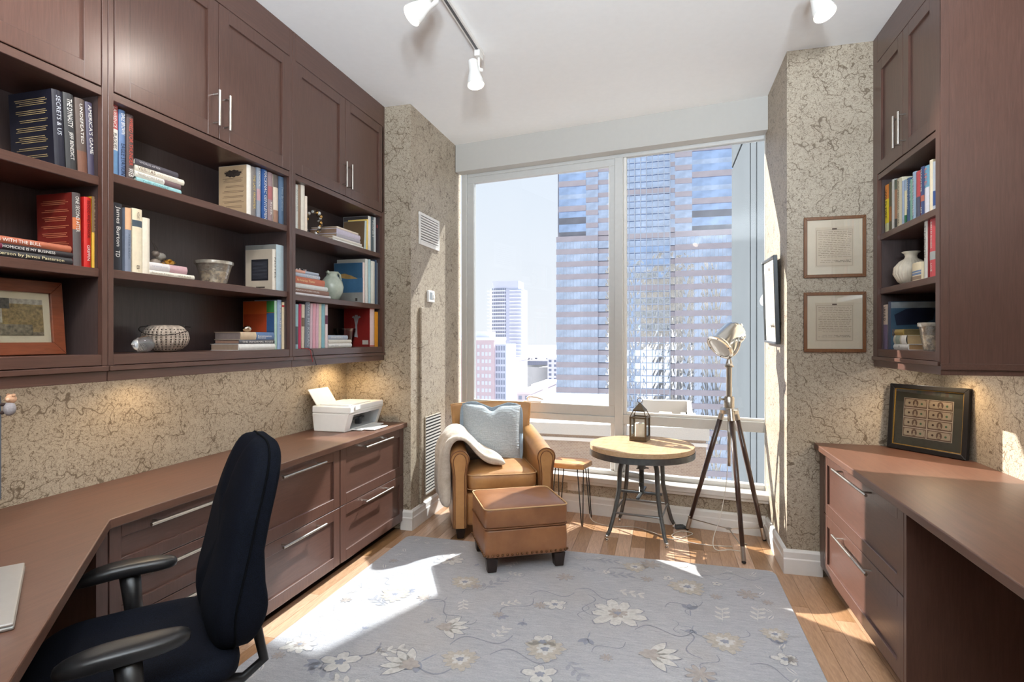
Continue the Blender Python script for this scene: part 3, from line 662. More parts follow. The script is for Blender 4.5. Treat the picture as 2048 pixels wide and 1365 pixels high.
row('far left case centre shelf', 1.6136, [
    (726.8, 731, 525, (232, 216, 210), 'book showing a blue seascape cover', dict(xd=668, side=(56, 96, 128), art=sea)),
    (731.8, 737.5, 518, (222, 224, 220), 'tall white hardback', dict(xd=674, side=(190, 186, 176))),
    (738.4, 742.5, 519, (176, 206, 214), 'pale aqua hardback', dict(d=.2)),
    (743.2, 751, 522, (230, 232, 224), 'ivory hardback', dict(d=.2)),
    (752, 754, 520, (70, 90, 116), 'thin navy book', dict()), (754.4, 756, 526, (120, 130, 140), 'thin grey book', dict())])
row('far left case bottom shelf', ZF, [
    (591.5, 597.7, 608.7, (158, 196, 204), 'light blue magazine file', dict(lean=.8, bands=((.1, .5, (84, 96, 100)),))),
    (598.4, 603.5, 608, (190, 60, 96), 'crimson slim book', dict(lean=1, soft=True)),
    (604.3, 610.2, 609, (220, 206, 184), 'cream speckled book', dict(lean=1, bands=((.5, .7, (120, 100, 80)),))),
    (612, 621, 603.6, (124, 130, 142), 'tall grey hardback with pale lettering', dict(title='SAVE MY KORAN', span=(.05, .95), size=.5, lean=.8, tcol=(196, 204, 214))),
    (621.5, 626, 607, (214, 186, 196), 'pale mauve book', dict(lean=1)),
    (626.8, 632.5, 607, (226, 168, 182), 'rose-pink book', dict(lean=1)),
    (633.2, 638.3, 607.5, (224, 180, 196), 'light pink book', dict(lean=1)),
    (639, 644, 608, (226, 214, 190), 'buff book', dict(lean=.6)),
    (644.8, 651, 608.5, (134, 184, 196), 'teal book', dict()),
    (652, 657, 609.5, (232, 214, 214), 'white and plum book', dict(bands=((.55, .75, (110, 60, 84)),)))])
stack('far left case bottom shelf', ZF, [
    (657.5, 704, .0275, (236, 234, 230), 'white book', dict(d=.12, title='garden', span=(.6, .9), size=.3, tcol=(160, 160, 160))),
    (657.5, 703.5, .0235, (228, 224, 212), 'cream book', dict(d=.12)),
    (657.5, 696, .0285, (176, 188, 206), 'blue-grey book', dict(title='WATERS', span=(.3, .9), size=.45, d=.1))], name='the small stack')
def tree_motif(t, w, h, d):
    mb = MB(); X = -.0014
    def q(pts): mb.add([(X, d*a, h*b) for a, b in pts], [tuple(range(len(pts)))])
    q([(.47, .24), (.60, .26), (.58, .34), (.565, .55), (.62, .74), (.44, .74), (.50, .55), (.49, .34)])
    q([(.44, .72), (.62, .72), (.58, .82), (.48, .82)]); q([(.60, .72), (.70, .76), (.64, .80), (.58, .76)]); q([(.46, .72), (.36, .76), (.42, .80), (.48, .76)])
    mb.build('cover_emblem', mat((176, 176, 180), .5), t)
    MB().box(-.0013, -.0004, d*.08, d*.3, h*.06, h*.17).build('cover_label', mat((196, 190, 180), .5), t)
row('far left case bottom shelf', ZF, [
    (741, 750, 616, (206, 120, 110), 'red hardback showing its emblem cover', dict(xd=688, side=(140, 36, 32), art=tree_motif, bands=((.04, .96, (232, 210, 210)),))),
    (751.3, 760, 624, (232, 160, 44), 'amber-yellow hardback', dict(d=.16))], start=10)
# ---------------- right bookcase
row('right case top shelf', 1.944, [
    (1768, 1776, 373.5, (226, 204, 40), 'bright yellow paperback', dict(bands=((.7, 1, (214, 130, 50)), (0, .2, (190, 190, 150))), title='WILD FIRE', span=(.3, .9), size=.5, tcol=(60, 50, 20))),
    (1776.3, 1781, 367, (84, 76, 54), 'olive-brown paperback', dict(bands=((.2, .5, (150, 96, 48)),))),
    (1781.5, 1787, 361.7, (198, 196, 190), 'pale grey hardback', dict()),
    (1787.3, 1791.8, 362, (150, 110, 84), 'tan-brown paperback', dict(bands=((.8, 1, (90, 96, 84)), (0, .2, (60, 60, 58))))),
    (1792.2, 1801.8, 360.4, (214, 206, 180), 'thick cream hardback', dict(title='AUCHINCLOSS', span=(.36, .95), size=.34, tcol=(70, 64, 54), second=('EAST SIDE', (.08, .28), .3, (70, 64, 54)))),
    (1802.1, 1807, 364, (168, 184, 206), 'light blue hardback', dict()),
    (1807.2, 1811.6, 361.5, (222, 214, 176), 'white and green paperback', dict(bands=((0, .2, (40, 110, 70)), (.75, 1, (150, 170, 190))))),
    (1812, 1818, 359, (66, 96, 134), 'mid blue hardback', dict(title='HARBOR NIGHT', span=(.3, .95), size=.4)),
    (1818.3, 1822.7, 361, (128, 170, 150), 'sea-green slim hardback', dict(title='ISLES', span=(.5, .9), size=.5)),
    (1823, 1829.8, 347, (160, 184, 206), 'pale blue hardback with white lettering', dict(title='THE DESTROYERS', span=(.1, .9), size=.55)),
    (1830.2, 1838, 346, (206, 84, 88), 'coral-red and navy hardback', dict(bands=((0, .45, (90, 92, 112)),))),
    (1839, 1846.3, 337, (70, 84, 128), 'indigo hardback', dict(title='MARITIME', span=(.5, .95), size=.4, bands=((.3, .42, (190, 110, 90)),), second=('ART', (.06, .2), .4, W_))),
    (1847, 1856.3, 335.5, (118, 176, 204), 'sky-blue hardback with white panel', dict(bands=((0, .55, (224, 226, 236)),), title='LIFE', span=(.6, .95), size=.5, tcol=(230, 140, 140))),
    (1857, 1863.3, 323, (232, 222, 196), 'tall cream hardback', dict()),
    (1863.8, 1869, 326, (190, 200, 214), 'white and navy hardback', dict(bands=((.1, .4, (60, 90, 150)),)))], right=True)
row('right case middle shelf', 1.646, [
    (1815, 1845.5, 518, (222, 206, 170), 'low wide cream boxed book with blue print', dict(xs=None, d=.12, bands=((.3, .42, (120, 140, 170)), (.44, .52, (224, 230, 236)), (.1, .26, (150, 130, 110))))) if False else
    (1846, 1854, 442, (206, 206, 200), 'pale grey hardback with dark lettering', dict(title='STEVENSON', span=(.36, .9), size=.45, tcol=(84, 80, 76), d=.2)),
    (1854.3, 1857, 441, (130, 44, 48), 'maroon slim hardback', dict(d=.2)),
    (1857.2, 1868.5, 441, (206, 78, 84), 'rose-red hardback with grey band', dict(bands=((.3, .44, (170, 176, 176)),), title='BARRY BY EDWARDS', span=(.5, .95), size=.3, second=('LOVE', (.1, .24), .3, W_), d=.2))], right=True)
def war_art(t, w, h, d):
    X = w+.0012
    MB().box(w+.0002, w+.0008, .004, d*.99, .001, h*.999).build('cover_picture', mat((58, 84, 104), .35, 0, .15, 10), t)
    MB().add([(X, d*.08, h*.72), (X, d*.12, h*.5), (X, d*.6, h*.52), (X, d*.8, h*.62), (X, d*.83, h*.82), (X, d*.7, h*.9), (X, d*.3, h*.84)], [tuple(range(7))]).build('cover_picture', mat((22, 28, 48), .4, 0, .2, 20), t)
    MB().box(X, X+.0004, d*.04, d*.85, h*.28, h*.42).build('cover_picture', mat((96, 84, 84), .5, 0, .6, 60), t)
    MB().box(X, X+.0004, d*.02, d*.9, h*.86, h*.985).build('cover_picture', mat((150, 156, 158), .5, 0, .2, 20), t)
row('right case bottom shelf', ZF, [
    (1763, 1773.3, 611, (206, 186, 168), 'tan-topped violet hardback', dict(title='WAR', span=(.62, .96), size=.62, tcol=(70, 60, 56), bands=((0, .55, (112, 98, 124)),), d=.2)),
    (1774, 1780, 604.6, (70, 76, 96), 'large dark book with aircraft cover', dict(d=.27, art=war_art))], right=True)
stack('right case bottom shelf', ZF, [
    (1779, 1815.5, .029, (226, 222, 216), 'white and grey book', dict(d=.2, pages=(176, 138, 96), title='T', span=(.4, .5), size=.4, tcol=K_)),
    (1782, 1812, .0465, (204, 196, 176), 'thick buff and green book', dict(d=.2, pages=(186, 158, 116), bands=((0, .32, (238, 234, 228)), (.42, .7, (150, 160, 146))))),
    (1788.5, 1805.5, .031, (176, 150, 84), 'gold book', dict(d=.2, pages=(120, 102, 66)))], right=True, xs=1.19, name='the gold-topped stack')
# ================================================================== ornaments on the shelves
def picture(name, label, w, h, M, fw, fd, fm, mat_m, mw, art, cat='picture', glass=True, inner=None):
    """framed picture standing in local x (width) z (height), face towards -y"""
    t = thing(name, label, cat); t.matrix_world = M
    def bar(a, b, nm='frame_bar'):
        vs = [(*a[0], 0), (*a[1], 0)]
    for nm, pts in (('l', [(0, 0), (fw, fw), (fw, h-fw), (0, h)]), ('r', [(w, 0), (w, h), (w-fw, h-fw), (w-fw, fw)]), ('b', [(0, 0), (w, 0), (w-fw, fw), (fw, fw)]), ('t', [(0, h), (fw, h-fw), (w-fw, h-fw), (w, h)])):
        MB(Matrix(((1, 0, 0, 0), (0, 0, 1, 0), (0, 1, 0, 0), (0, 0, 0, 1)))).prism(pts, -fd, 0).build('frame_bar', fm, t, False, .002)
    if inner: 
        for a in ((fw, fw+.004, fw, h-fw), (w-fw-.004, w-fw, fw, h-fw), (fw, w-fw, fw, fw+.004), (fw, w-fw, h-fw-.004, h-fw)): MB().box(a[0], a[1], -fd*.75, -fd*.5, a[2], a[3]).build('inner_edge', inner, t)
    MB().box(fw-.002, w-fw+.002, -fd*.5, -fd*.3, fw-.002, h-fw+.002).build('mat_board', mat_m, t)
    art(t, fw+mw, w-fw-mw, fw+mw, h-fw-mw, -fd*.5-.0008)
    if glass: MB().box(fw-.001, w-fw+.001, -fd*.62, -fd*.58, fw-.001, h-fw+.001).build('glass', M_PANE, t)
    MB().box(.004, w-.004, -fd*.29, -.001, .004, h-.004).build('backing', mat((70, 56, 44), .8), t)
    return t
def garden_photo(t, x0, x1, z0, z1, y):
    W, H = x1-x0, z1-z0
    def q(a, b, c, d, col, k=0, nz=.3): MB().box(x0+W*a, x0+W*b, y-.0006-k*.0004, y-k*.0004, z0+H*c, z0+H*d).build('photo_area', mat(col, .7, 0, nz, 90), t)
    q(0, 1, 0, 1, (176, 168, 158)); q(0, 1, 0, .34, (120, 108, 90), 1, .5); q(.66, 1, .1, .86, (136, 116, 80), 2, .5); q(0, .72, .72, 1, (70, 66, 58), 3, .6); q(0, .42, .28, .8, (90, 96, 106), 4, .6); q(.5, .9, .02, .3, (84, 76, 60), 5, .6)
p = onZ(138, 710, ZF); fy = p.y
picture('photo_frame', 'cherry wood photo frame with garden photograph on the bottom shelf', .50, abs(onX(138, 566.6, p.x).z-ZF), Matrix.Translation((p.x-.03, fy-.50, ZF+.001)) @ Matrix.Rotation(R(90), 4, 'Z') @ Matrix.Rotation(R(-5), 4, 'X'), .042, .02,
        wood('cherry_frame', (132, 70, 44), (104, 52, 32), .3, (4, 4, 30), .3), mat((222, 210, 186), .8, 0, .02), .024, garden_photo, 'photo frame')
# crystal football
c = onZ(287, 706, ZF); t = thing('crystal_football', 'clear crystal football paperweight', 'paperweight', (-2.03, onX(287, 700, -2.03).y, ZF), R(96))
m, tt, b = base('crystal', (.95, .97, 1), .01); b.inputs['Transmission Weight'].default_value = .9; b.inputs['IOR'].default_value = 1.5
MB(Matrix.Translation((0, 0, .034)) @ Matrix.Rotation(PI/2, 4, 'Y')).lathe([(.0005, -.058), (.010, -.05), (.021, -.036), (.030, -.018), (.033, 0), (.030, .018), (.021, .036), (.010, .05), (.0005, .058)], 20).build('body', m, t, 35)
MB().tube([(-.035, -.012, .062), (0, -.012, .0668), (.035, -.012, .062)], .0016, 6).build('seam', M_CHROME, t)
# sea-urchin basket with swing handle
c = onZ(331, 704, ZF); t = thing('urchin_basket', 'grey sea-urchin shaped ceramic basket with wire handle', 'basket', (-2.10, onX(331, 700, -2.10).y, ZF))
mu = mat((176, 160, 146), .65, 0, .35, 70, .3)
NR = 30; prof = [(.036, 0), (.060, .010), (.082, .032), (.090, .058), (.084, .086), (.066, .108), (.05, .116), (.046, .112)]
mb = MB(); vs = []; n = NR*4
for r, z in prof: vs += [((r*(1+.035*math.cos(NR*2*PI*k/n)))*math.cos(2*PI*k/n), (r*(1+.035*math.cos(NR*2*PI*k/n)))*math.sin(2*PI*k/n), z) for k in range(n)]
mb.add(vs, [(i*n+k, i*n+(k+1) % n, (i+1)*n+(k+1) % n, (i+1)*n+k) for i in range(len(prof)-1) for k in range(n)]+[tuple(range(n))[::-1]])
mb.build('bowl', mu, t, True)
mb = MB()
for k in range(NR):
    a = 2*PI*(k+.5)/NR
    for j in range(9):
        z = .012+j*.0105; r = None
        for (r0, z0), (r1, z1) in zip(prof, prof[1:]):
            if z0 <= z <= z1: r = r0+(r1-r0)*(z-z0)/(z1-z0)
        mb.ball((r*.985*math.cos(a), r*.985*math.sin(a), z), .0032, 6)
o = mb.build('studs', mat((60, 48, 42), .6), t, True); o['kind'] = 'stuff'
mb = MB(); ha = .085
pts = [(.062*math.cos(R(40)), .062*math.sin(R(40)), .112)]
for i in range(13):
    u = i/12; a = R(40)+(R(-150)-R(40))*u
    pts.append((.098*math.cos(a), .098*math.sin(a), .108-.036*math.sin(PI*u)))
mb.tube(pts+[(.062*math.cos(R(-150)), .062*math.sin(R(-150)), .112)], .0018, 6); mb.build('handle', mat((56, 46, 42), .45, .6), t, True)
for a in (40, -150): MB().ball((.07*math.cos(R(a)), .07*math.sin(R(a)), .112), .005, 8).build('rivet', mat((40, 34, 32), .5), t, True)
# silver egg
c = onX(494, 660, -2.03); t = MB(Matrix.Rotation(PI/2, 4, 'Y')).lathe([(.0005, -.022), (.009, -.019), (.015, -.008), (.0165, .004), (.013, .016), (.007, .022), (.0005, .024)], 20).build('silver_egg', mat((214, 200, 184), .16, 1., .1, 40), None, True)
t.location = (-2.03, c.y, ZF+.0905+.0168); t.rotation_euler = (0, 0, R(80)); tag(t, 'polished silver egg on the tan and blue book', 'ornament')
# mercury-glass bowls with candles
def mercury(name, label, loc, r0, r1, h, candle=True, clear=False):
    t = thing(name, label, 'candle holder', loc)
    mg = M_CLEAR if clear else MERC
    MB().lathe([(r0*.98, 0), (r0, .004), (r1*.93, h*.84), (r1, h*.9), (r1, h), (r1-.003, h), (r1-.004, h*.9), (r0-.004, .006), (.001, .006)], 36).build('bowl', mg, t, 40)
    if not clear: MB().lathe([(r1+.0012, h*.86), (r1+.002, h*.9), (r1+.002, h*.985), (r1-.0004, h)], 36).build('rim', mat((206, 200, 190), .25, .7, .3, 60), t, 40)
    if candle: MB().lathe([(r0*.86, .007), (r1*.74, h*.55), (r1*.7, h*.56), (.001, h*.55)], 24).build('candle', mat((236, 216, 178), .6, 0, .1, 30), t, 40)
    return t
def merc_mat():
    m, t, b = base('mercury_glass', (.8, .78, .74), .15, .55)
    co = node(t, 'TexCoord').outputs['Object']; n = node(t, 'TexNoise', {'Vector': co}, Scale=70., Detail=5.).outputs['Fac']
    v = node(t, 'TexVoronoi', {'Vector': co}, Scale=45., _feature='DISTANCE_TO_EDGE').outputs['Distance']
    t.links.new(ramp(t, n, [(.35, (.86, .83, .77)), (.62, (.42, .36, .28))]), b.inputs['Base Color'])
    t.links.new(ramp(t, n, [(.45, (.25, .25, .25)), (.6, (.8, .8, .8))]), b.inputs['Alpha'])
    bp = node(t, 'Bump', {'Height': v}, Strength=.5, Distance=.002); t.links.new(bp.outputs[0], b.inputs['Normal']); return m
MERC = merc_mat()
c = onZ(428, 566, 1.6246); mercury('candle_bowl', 'mercury glass bowl with cream candle in the middle bookcase', (-2.075, onX(428, 540, -2.075).y, 1.6251), .055, .083, .112)
c = onZ(1862, 703, ZF); mercury('candle_cup', 'mercury glass cup on the right bookcase bottom shelf', (1.215, 3.05, ZF+.0005), .036, .056, .132)
c = onX(689, 696, -2.09); mercury('glass_bowl', 'clear glass bowl behind the small book stack', (-2.165, onX(690, 680, -2.165).y, ZF+.0005), .056, .078, .128, False, True)
# dried flowers on the middle shelf
c = onX(312, 500, -2.10); t = thing('dried_flowers', 'dried grey pods and twigs behind the cream books', 'flowers', (-2.09, c.y, 1.6251))
mp, ms = mat((120, 108, 98), .6, 0, .3, 60), mat((58, 48, 42), .8)
for i, (y, z, r) in enumerate(((-.012, .068, .02), (.004, .095, .02), (.03, .062, .019), (-.02, .104, .015))):
    MB().ball((.01*(i % 2), y, z), r, 12, (1, 1.1, .85)).build('pod', mat(((150, 136, 124), (132, 128, 122), (206, 178, 160), (110, 100, 92))[i], .5, 0, .2, 60), t, True)
for a, b in (((0, -.02, .08), (.0, .05, .115)), ((0, -.01, .09), (.01, -.045, .16)), ((0, 0, .0), (0, 0, .09)), ((0, .0, .09), (0, .055, .055)), ((0, 0, .1), (0, -.02, .15))): MB().tube([a, [(p+q)/2+.004 for p, q in zip(a, b)], b], [.0022, .0018, .0012], 6).build('twig', ms, t)
t = thing('gold_rose', 'small golden rose on the pale hardback', 'ornament', (-2.05, onX(338, 510, -2.05).y, 1.6246+.0538))
mg = mat((196, 150, 70), .3, 1., .2, 60)
for k in range(14):
    a = k*2.4; r = .006+.0016*k; MB(Matrix.Translation((r*math.cos(a)*.8, r*math.sin(a)*.8, .012+.010*(1-k/14))) @ Matrix.Rotation(a, 4, 'Z') @ Matrix.Rotation(R(20+3*k), 4, 'Y')).pillow(.005, .02, .020, .9, .9, 10, 6).build('petal', mg, t, True)
# crystal wreath, pitcher, vase, beads
c = onX(623, 430, -2.05); t = thing('bead_wreath', 'small wreath of gold and crystal beads beside the cream books', 'ornament', (-2.04, c.y, 1.9825))
rr = random.Random(3)
for k in range(46):
    a = 2*PI*k/46; r = .07+.012*(rr.random()-.5); MB().ball((.055*math.cos(a)+.02*(rr.random()-.5), .013*(rr.random()-.5)*1.6, .082+r*math.sin(a)), .008+.004*rr.random(), 8).build('bead', (mat((190, 150, 90), .25, .9, .1), M_CLEAR, mat((70, 54, 44), .4, .4, .1), mat((228, 226, 222), .2, .3, .05))[k % 4], t, True)
c = onZ(668, 596, 1.6136); t = thing('pitcher', 'pale celadon ceramic pitcher with loop handle', 'pitcher', (-2.08, onX(664, 570, -2.08).y, 1.6141), R(90))
mcel = mat((186, 196, 182), .22, 0, .08, 40, .15, Coat_Weight=.5)
MB().lathe([(.034, 0), (.048, .012), (.068, .055), (.074, .09), (.066, .125), (.048, .15), (.036, .163), (.034, .175), (.042, .188), (.040, .188), (.031, .174), (.034, .16), (.06, .12), (.06, .06), (.001, .02)], 32).build('body', mcel, t, 50)
MB().tube([(.038, 0, .176), (.066, 0, .192), (.092, 0, .178), (.102, 0, .148), (.09, 0, .118), (.070, 0, .106)], [.007, .007, .0075, .0075, .007, .006], 10).build('handle', mcel, t, True)
MB().tube([(-.036, 0, .178), (-.05, 0, .19)], [.012, .006], 8).build('spout', mcel, t, True)
t = thing('bead_necklace', 'string of small beads on top of the tall book stack', 'necklace', (-2.04, onX(598, 530, -2.04).y, 1.6136+.1465))
for k in range(18): MB().ball((.03*math.cos(k*.35)+.004*(k % 3), .05*math.sin(k*.35), .006), .0055, 8).build('bead', (M_CHROME, mat((220, 190, 190), .3), mat((60, 60, 66), .3))[k % 3], t, True)
c = onZ(1818, 562, 1.646); t = thing('white_vase', 'cream ribbed vase with flared neck on the right bookcase', 'vase', (1.245, 3.365, 1.6465))
mv = mat((226, 214, 194), .4, 0, .1, 30, .2)
NR = 26; n = NR*4; prof = [(.035, 0), (.058, .02), (.078, .06), (.074, .095), (.05, .125), (.03, .138), (.026, .15), (.03, .163), (.042, .172), (.04, .174), (.022, .155)]
vs = []
for i, (r, z) in enumerate(prof): vs += [((r*(1+(.03*math.cos(NR*2*PI*k/n) if 0 < i < 5 else 0)))*math.cos(2*PI*k/n), (r*(1+(.03*math.cos(NR*2*PI*k/n) if 0 < i < 5 else 0)))*math.sin(2*PI*k/n), z) for k in range(n)]
MB().add(vs, [(i*n+k, i*n+(k+1) % n, (i+1)*n+(k+1) % n, (i+1)*n+k) for i in range(len(prof)-1) for k in range(n)]+[tuple(range(n))[::-1]]).build('body', mv, t, True)
bk = book(rw(onX(1822, 540, 1.165).y, 1.6464, 0, 1.165), .098, .085, .09, (228, 214, 182), 'low cream boxed book with blue print in front of the vase', 'books on the right bookcase middle shelf', bands=((.30, .42, (112, 134, 168)), (.46, .55, (112, 134, 168)), (.04, .24, (150, 128, 108))))
# ribbon bookmark hanging from the far case
def ribbon(label, y, dy, z, col):
    t = MB().tube([(-2.0, y, ZF+.0015), (-1.955, y+dy*.2, ZF+.002), (-1.938, y+dy*.4, ZF-.01), (-1.936, y+dy*.6, ZF-.05), (-1.938, y+dy*.9, z+.02), (-1.936, y+dy, z)], .0022, 6).build('ribbon_bookmark', mat(col, .6), None, True)
    tag(t, label, 'ribbon')
y = onX(618, 700, -1.94).y
ribbon('red ribbon bookmark hanging below the far left bookcase', y, .03, 1.235, (170, 50, 50)); ribbon('dark ribbon bookmark hanging beside the red one', y+.01, .055, 1.215, (50, 36, 40))
# ================================================================== rug
def rug_mat():
    m, t, b = base('woven_rug', (.5, .5, .52), .95)
    co = node(t, 'TexCoord').outputs['Object']
    n1 = node(t, 'TexNoise', {'Vector': scaled(t, co, (7, 40, 7))}, Scale=2., Detail=5., Roughness=.7).outputs['Fac']
    n2 = node(t, 'TexNoise', {'Vector': co}, Scale=1.6, Detail=2.).outputs['Fac']
    n3 = node(t, 'TexNoise', {'Vector': scaled(t, co, (60, 160, 60))}, Scale=2., Detail=3.).outputs['Fac']
    c = ramp(t, n1, [(.3, lin((160, 160, 164))), (.7, lin((181, 180, 182)))])
    c = mixc(t, math_(t, 'MULTIPLY', math_(t, 'SUBTRACT', n2, .5, True), 2.2, True), c, lin((176, 168, 160)))
    c = mixc(t, .35, c, ramp(t, n3, [(.35, (.22, .23, .26)), (.65, (.62, .62, .64))]), 'SOFT_LIGHT')
    t.links.new(c, b.inputs['Base Color'])
    bp = node(t, 'Bump', {'Height': n3}, Strength=.5, Distance=.004); t.links.new(bp.outputs[0], b.inputs['Normal']); return m
RX0, RX1, RY0, RY1 = -1.70, .63, .58, 3.575; RZ = .011
rug = thing('area_rug', 'pale blue-grey rug with faded floral pattern', 'rug', ((RX0+RX1)/2, (RY0+RY1)/2, .0008))
cxr, cyr = rug.location.x, rug.location.y; hw, hl = (RX1-RX0)/2, (RY1-RY0)/2
pts = []
for sx, sy, a0 in ((1, 1, 0), (-1, 1, 90), (-1, -1, 180), (1, -1, 270)):
    for k in range(5): a = R(a0+22.5*k); pts.append((sx*(hw-.05)+.05*math.cos(a), sy*(hl-.05)+.05*math.sin(a)))
MB().prism(pts, 0, RZ-.001).build('pile', rug_mat(), rug, False, .003)
def tuft(col): return mat(col, .95, 0, .12, 60, .3)
T_CREAM, T_TAUPE, T_BLUE, T_GREY, T_SAND, T_LINE = tuft((193, 190, 186)), tuft((164, 156, 151)), tuft((142, 145, 156)), tuft((152, 153, 160)), tuft((176, 168, 158)), tuft((142, 143, 151))
def flat(mb, poly, z): mb.add([(x, y, z) for x, y in poly], [tuple(range(len(poly)))])
def petals(n, r0, r1, wob=1., ph=0., m=10):
    out = []
    for k in range(n*m):
        a = 2*PI*k/(n*m); f = abs(math.sin(n*a/2)); q = (r0+(r1-r0)*f**wob)*(1+.10*math.sin(3*a+n)+.06*math.sin(5*a+1)+.035*math.sin(31*a)); out.append((q*math.cos(a+ph), q*math.sin(a+ph)))
    return out
def leafp(L, w, n=10): return [(L*k/n, w*math.sin(PI*k/n)**.8) for k in range(n+1)]+[(L*k/n, -w*math.sin(PI*k/n)**.8) for k in range(n-1, 0, -1)]
def motif_meshes():
    out = {}
    def one(name, layers):
        L = []
        for i, (polys, m) in enumerate(layers):
            mb = MB(); [flat(mb, p, RZ+.0006*i) for p in polys]; me = mb.mesh('motif'); me.materials.append(m); L.append(me)
        out[name] = L
    sc = lambda p, k, dx=0, dy=0: [(x*k+dx, y*k+dy) for x, y in p]
    rot = lambda p, a: [(x*math.cos(a)-y*math.sin(a), x*math.sin(a)+y*math.cos(a)) for x, y in p]
    fl = petals(9, .075, .135, .7)
    one('daisy', [([sc(fl, 1.06)], T_LINE), ([fl], T_CREAM), ([petals(8, .03, .05)], T_TAUPE), ([petals(6, .012, .02)], T_BLUE)])
    lo = [rot(leafp(.13, .022), R(a)) for a in (30, 60, 90, 120, 150)]
    one('lotus', [([sc(p, 1.07) for p in lo], T_LINE), (lo, T_CREAM), ([petals(6, .03, .045)], T_TAUPE)])
    one('palmette', [([sc(petals(12, .08, .11), 1.05)], T_GREY), ([petals(12, .08, .11)], T_SAND), ([petals(7, .035, .055)], T_CREAM), ([petals(5, .015, .025)], T_BLUE)])
    one('blossom', [([sc(petals(5, .03, .075), 1.1)], T_LINE), ([petals(5, .03, .075)], T_CREAM), ([petals(5, .012, .022)], T_BLUE)])
    one('sprig', [([leafp(.2, .0035)]+[sc(rot(leafp(.07, .013), R(a)), 1, x) for x, a in ((.03, 45), (.05, -45), (.09, 45), (.11, -45), (.15, 40), (.16, -40))], T_GREY)])
    one('sprig_pale', [([leafp(.2, .0035)]+[sc(rot(leafp(.06, .012), R(a)), 1, x) for x, a in ((.03, 50), (.05, -50), (.09, 50), (.11, -50), (.15, 45), (.16, -45))], T_CREAM)])
    one('bud', [([sc(rot(leafp(.07, .016), R(a)), 1) for a in (-40, 0, 40)]+[sc(rot(leafp(.08, .004), R(180)), 1)], T_BLUE)])
    one('star', [([sc(petals(8, .02, .06, .9), 1.1)], T_LINE), ([petals(8, .02, .06, .9)], T_TAUPE)])
    vine = [(.3*k/20, .05*math.sin(2*PI*k/20)+.004) for k in range(21)]
    one('vine', [([vine+[(x, y-.009) for x, y in reversed(vine)]], T_LINE)])
    one('dash', [([leafp(.075, .012)], T_CREAM), ([sc(leafp(.075, .004), 1)], T_GREY)])
    return out
MO = motif_meshes(); rr = random.Random(11); NM = {'daisy': 'flower_motif', 'lotus': 'flower_motif', 'palmette': 'flower_motif', 'blossom': 'flower_motif', 'star': 'flower_motif', 'sprig': 'leaf_motif', 'sprig_pale': 'leaf_motif', 'bud': 'bud_motif', 'vine': 'vine_motif', 'dash': 'border_motif'}
def motif(kind, x, y, a, s=1.):
    p = None
    for me in MO[kind]:
        o = obj(NM[kind] if p is None else 'motif_layer', me, None, rug if p is None else p)
        if p is None: o.location = (x-cxr, y-cyr, 0); o.rotation_euler = (0, 0, R(a)); o.scale = (s*.8, s*.8, 1); p = o
for kind, px_, py_, a, s in (('daisy', 1235, 1228, 10, 1.25), ('lotus', 1300, 1310, -90, 1.25), ('lotus', 890, 1255, -80, 1.1), ('palmette', 1090, 1300, 0, 1), ('palmette', 1375, 1175, 20, 1.1), ('palmette', 1450, 1285, 0, 1), ('blossom', 1110, 1210, 0, 1), ('blossom', 1085, 1285, 30, 1.1), ('palmette', 930, 1165, 0, .9),
                             ('daisy', 900, 1120, 0, .8), ('star', 1130, 1155, 0, 1), ('star', 1495, 1190, 0, 1.2), ('sprig', 1210, 1150, 10, 1), ('sprig_pale', 1230, 1182, -8, 1), ('bud', 1175, 1278, -95, 1), ('bud', 1380, 1220, 90, 1.1), ('sprig', 960, 1180, 60, 1.1), ('lotus', 820, 1330, 80, 1.2),
                             ('palmette', 790, 1190, 0, .9), ('blossom', 680, 1325, 0, 1.4), ('bud', 840, 1325, -120, 1.4), ('palmette', 920, 1320, 10, .9), ('sprig_pale', 740, 1310, 35, 1), ('star', 1300, 1130, 0, 1.3), ('blossom', 1080, 1350, 0, 1.2), ('sprig', 1130, 1320, -50, .9), ('bud', 1560, 1290, 90, 1),
                             ('sprig_pale', 1445, 1245, 85, 1), ('sprig_pale', 1515, 1245, 80, 1), ('palmette', 1550, 1270, 0, .7), ('blossom', 1570, 1320, 0, .9), ('star', 1400, 1350, 0, 1.3), ('daisy', 600, 1290, 0, .7), ('sprig', 1190, 1120, 0, .9), ('palmette', 1270, 1135, 0, .8)):
    q = onZ(px_, py_, RZ); motif(kind, q.x, q.y, a, s)
for px_, py_, a, s in ((1060, 1190, 20, 1), (1150, 1180, -10, 1), (1270, 1260, 10, 1.1), (1360, 1260, -70, 1), (900, 1290, 30, 1.2), (760, 1340, 20, 1.3), (1000, 1230, 60, 1), (860, 1200, -30, 1), (1180, 1230, 100, .9), (1330, 1215, 30, .9), (980, 1310, 10, 1.2), (1440, 1150, 0, .9), (640, 1340, 60, 1.2), (1500, 1330, -20, 1)):
    q = onZ(px_, py_, RZ); motif('vine', q.x, q.y, a, s)
for i in range(22):
    for x in (RX0+.11, RX1-.11):
        y = RY0+.1+i*(RY1-RY0-.2)/21; motif('dash', x-.03, y, 60 if i % 2 else -60, 1.1)
        if i % 4 == 2: motif('star', x, y+.06, 0, .6)
for i in range(17):
    x = RX0+.16+i*(RX1-RX0-.32)/16; motif('dash', x, RY1-.09, 30 if i % 2 else -30, 1.0)
for i in range(24):
    motif(rr.choice(('bud', 'sprig', 'star', 'blossom', 'sprig_pale', 'palmette')), RX0+.25+rr.random()*(RX1-RX0-.5), .75+rr.random()*1.5, rr.random()*360, .9+rr.random()*.4)
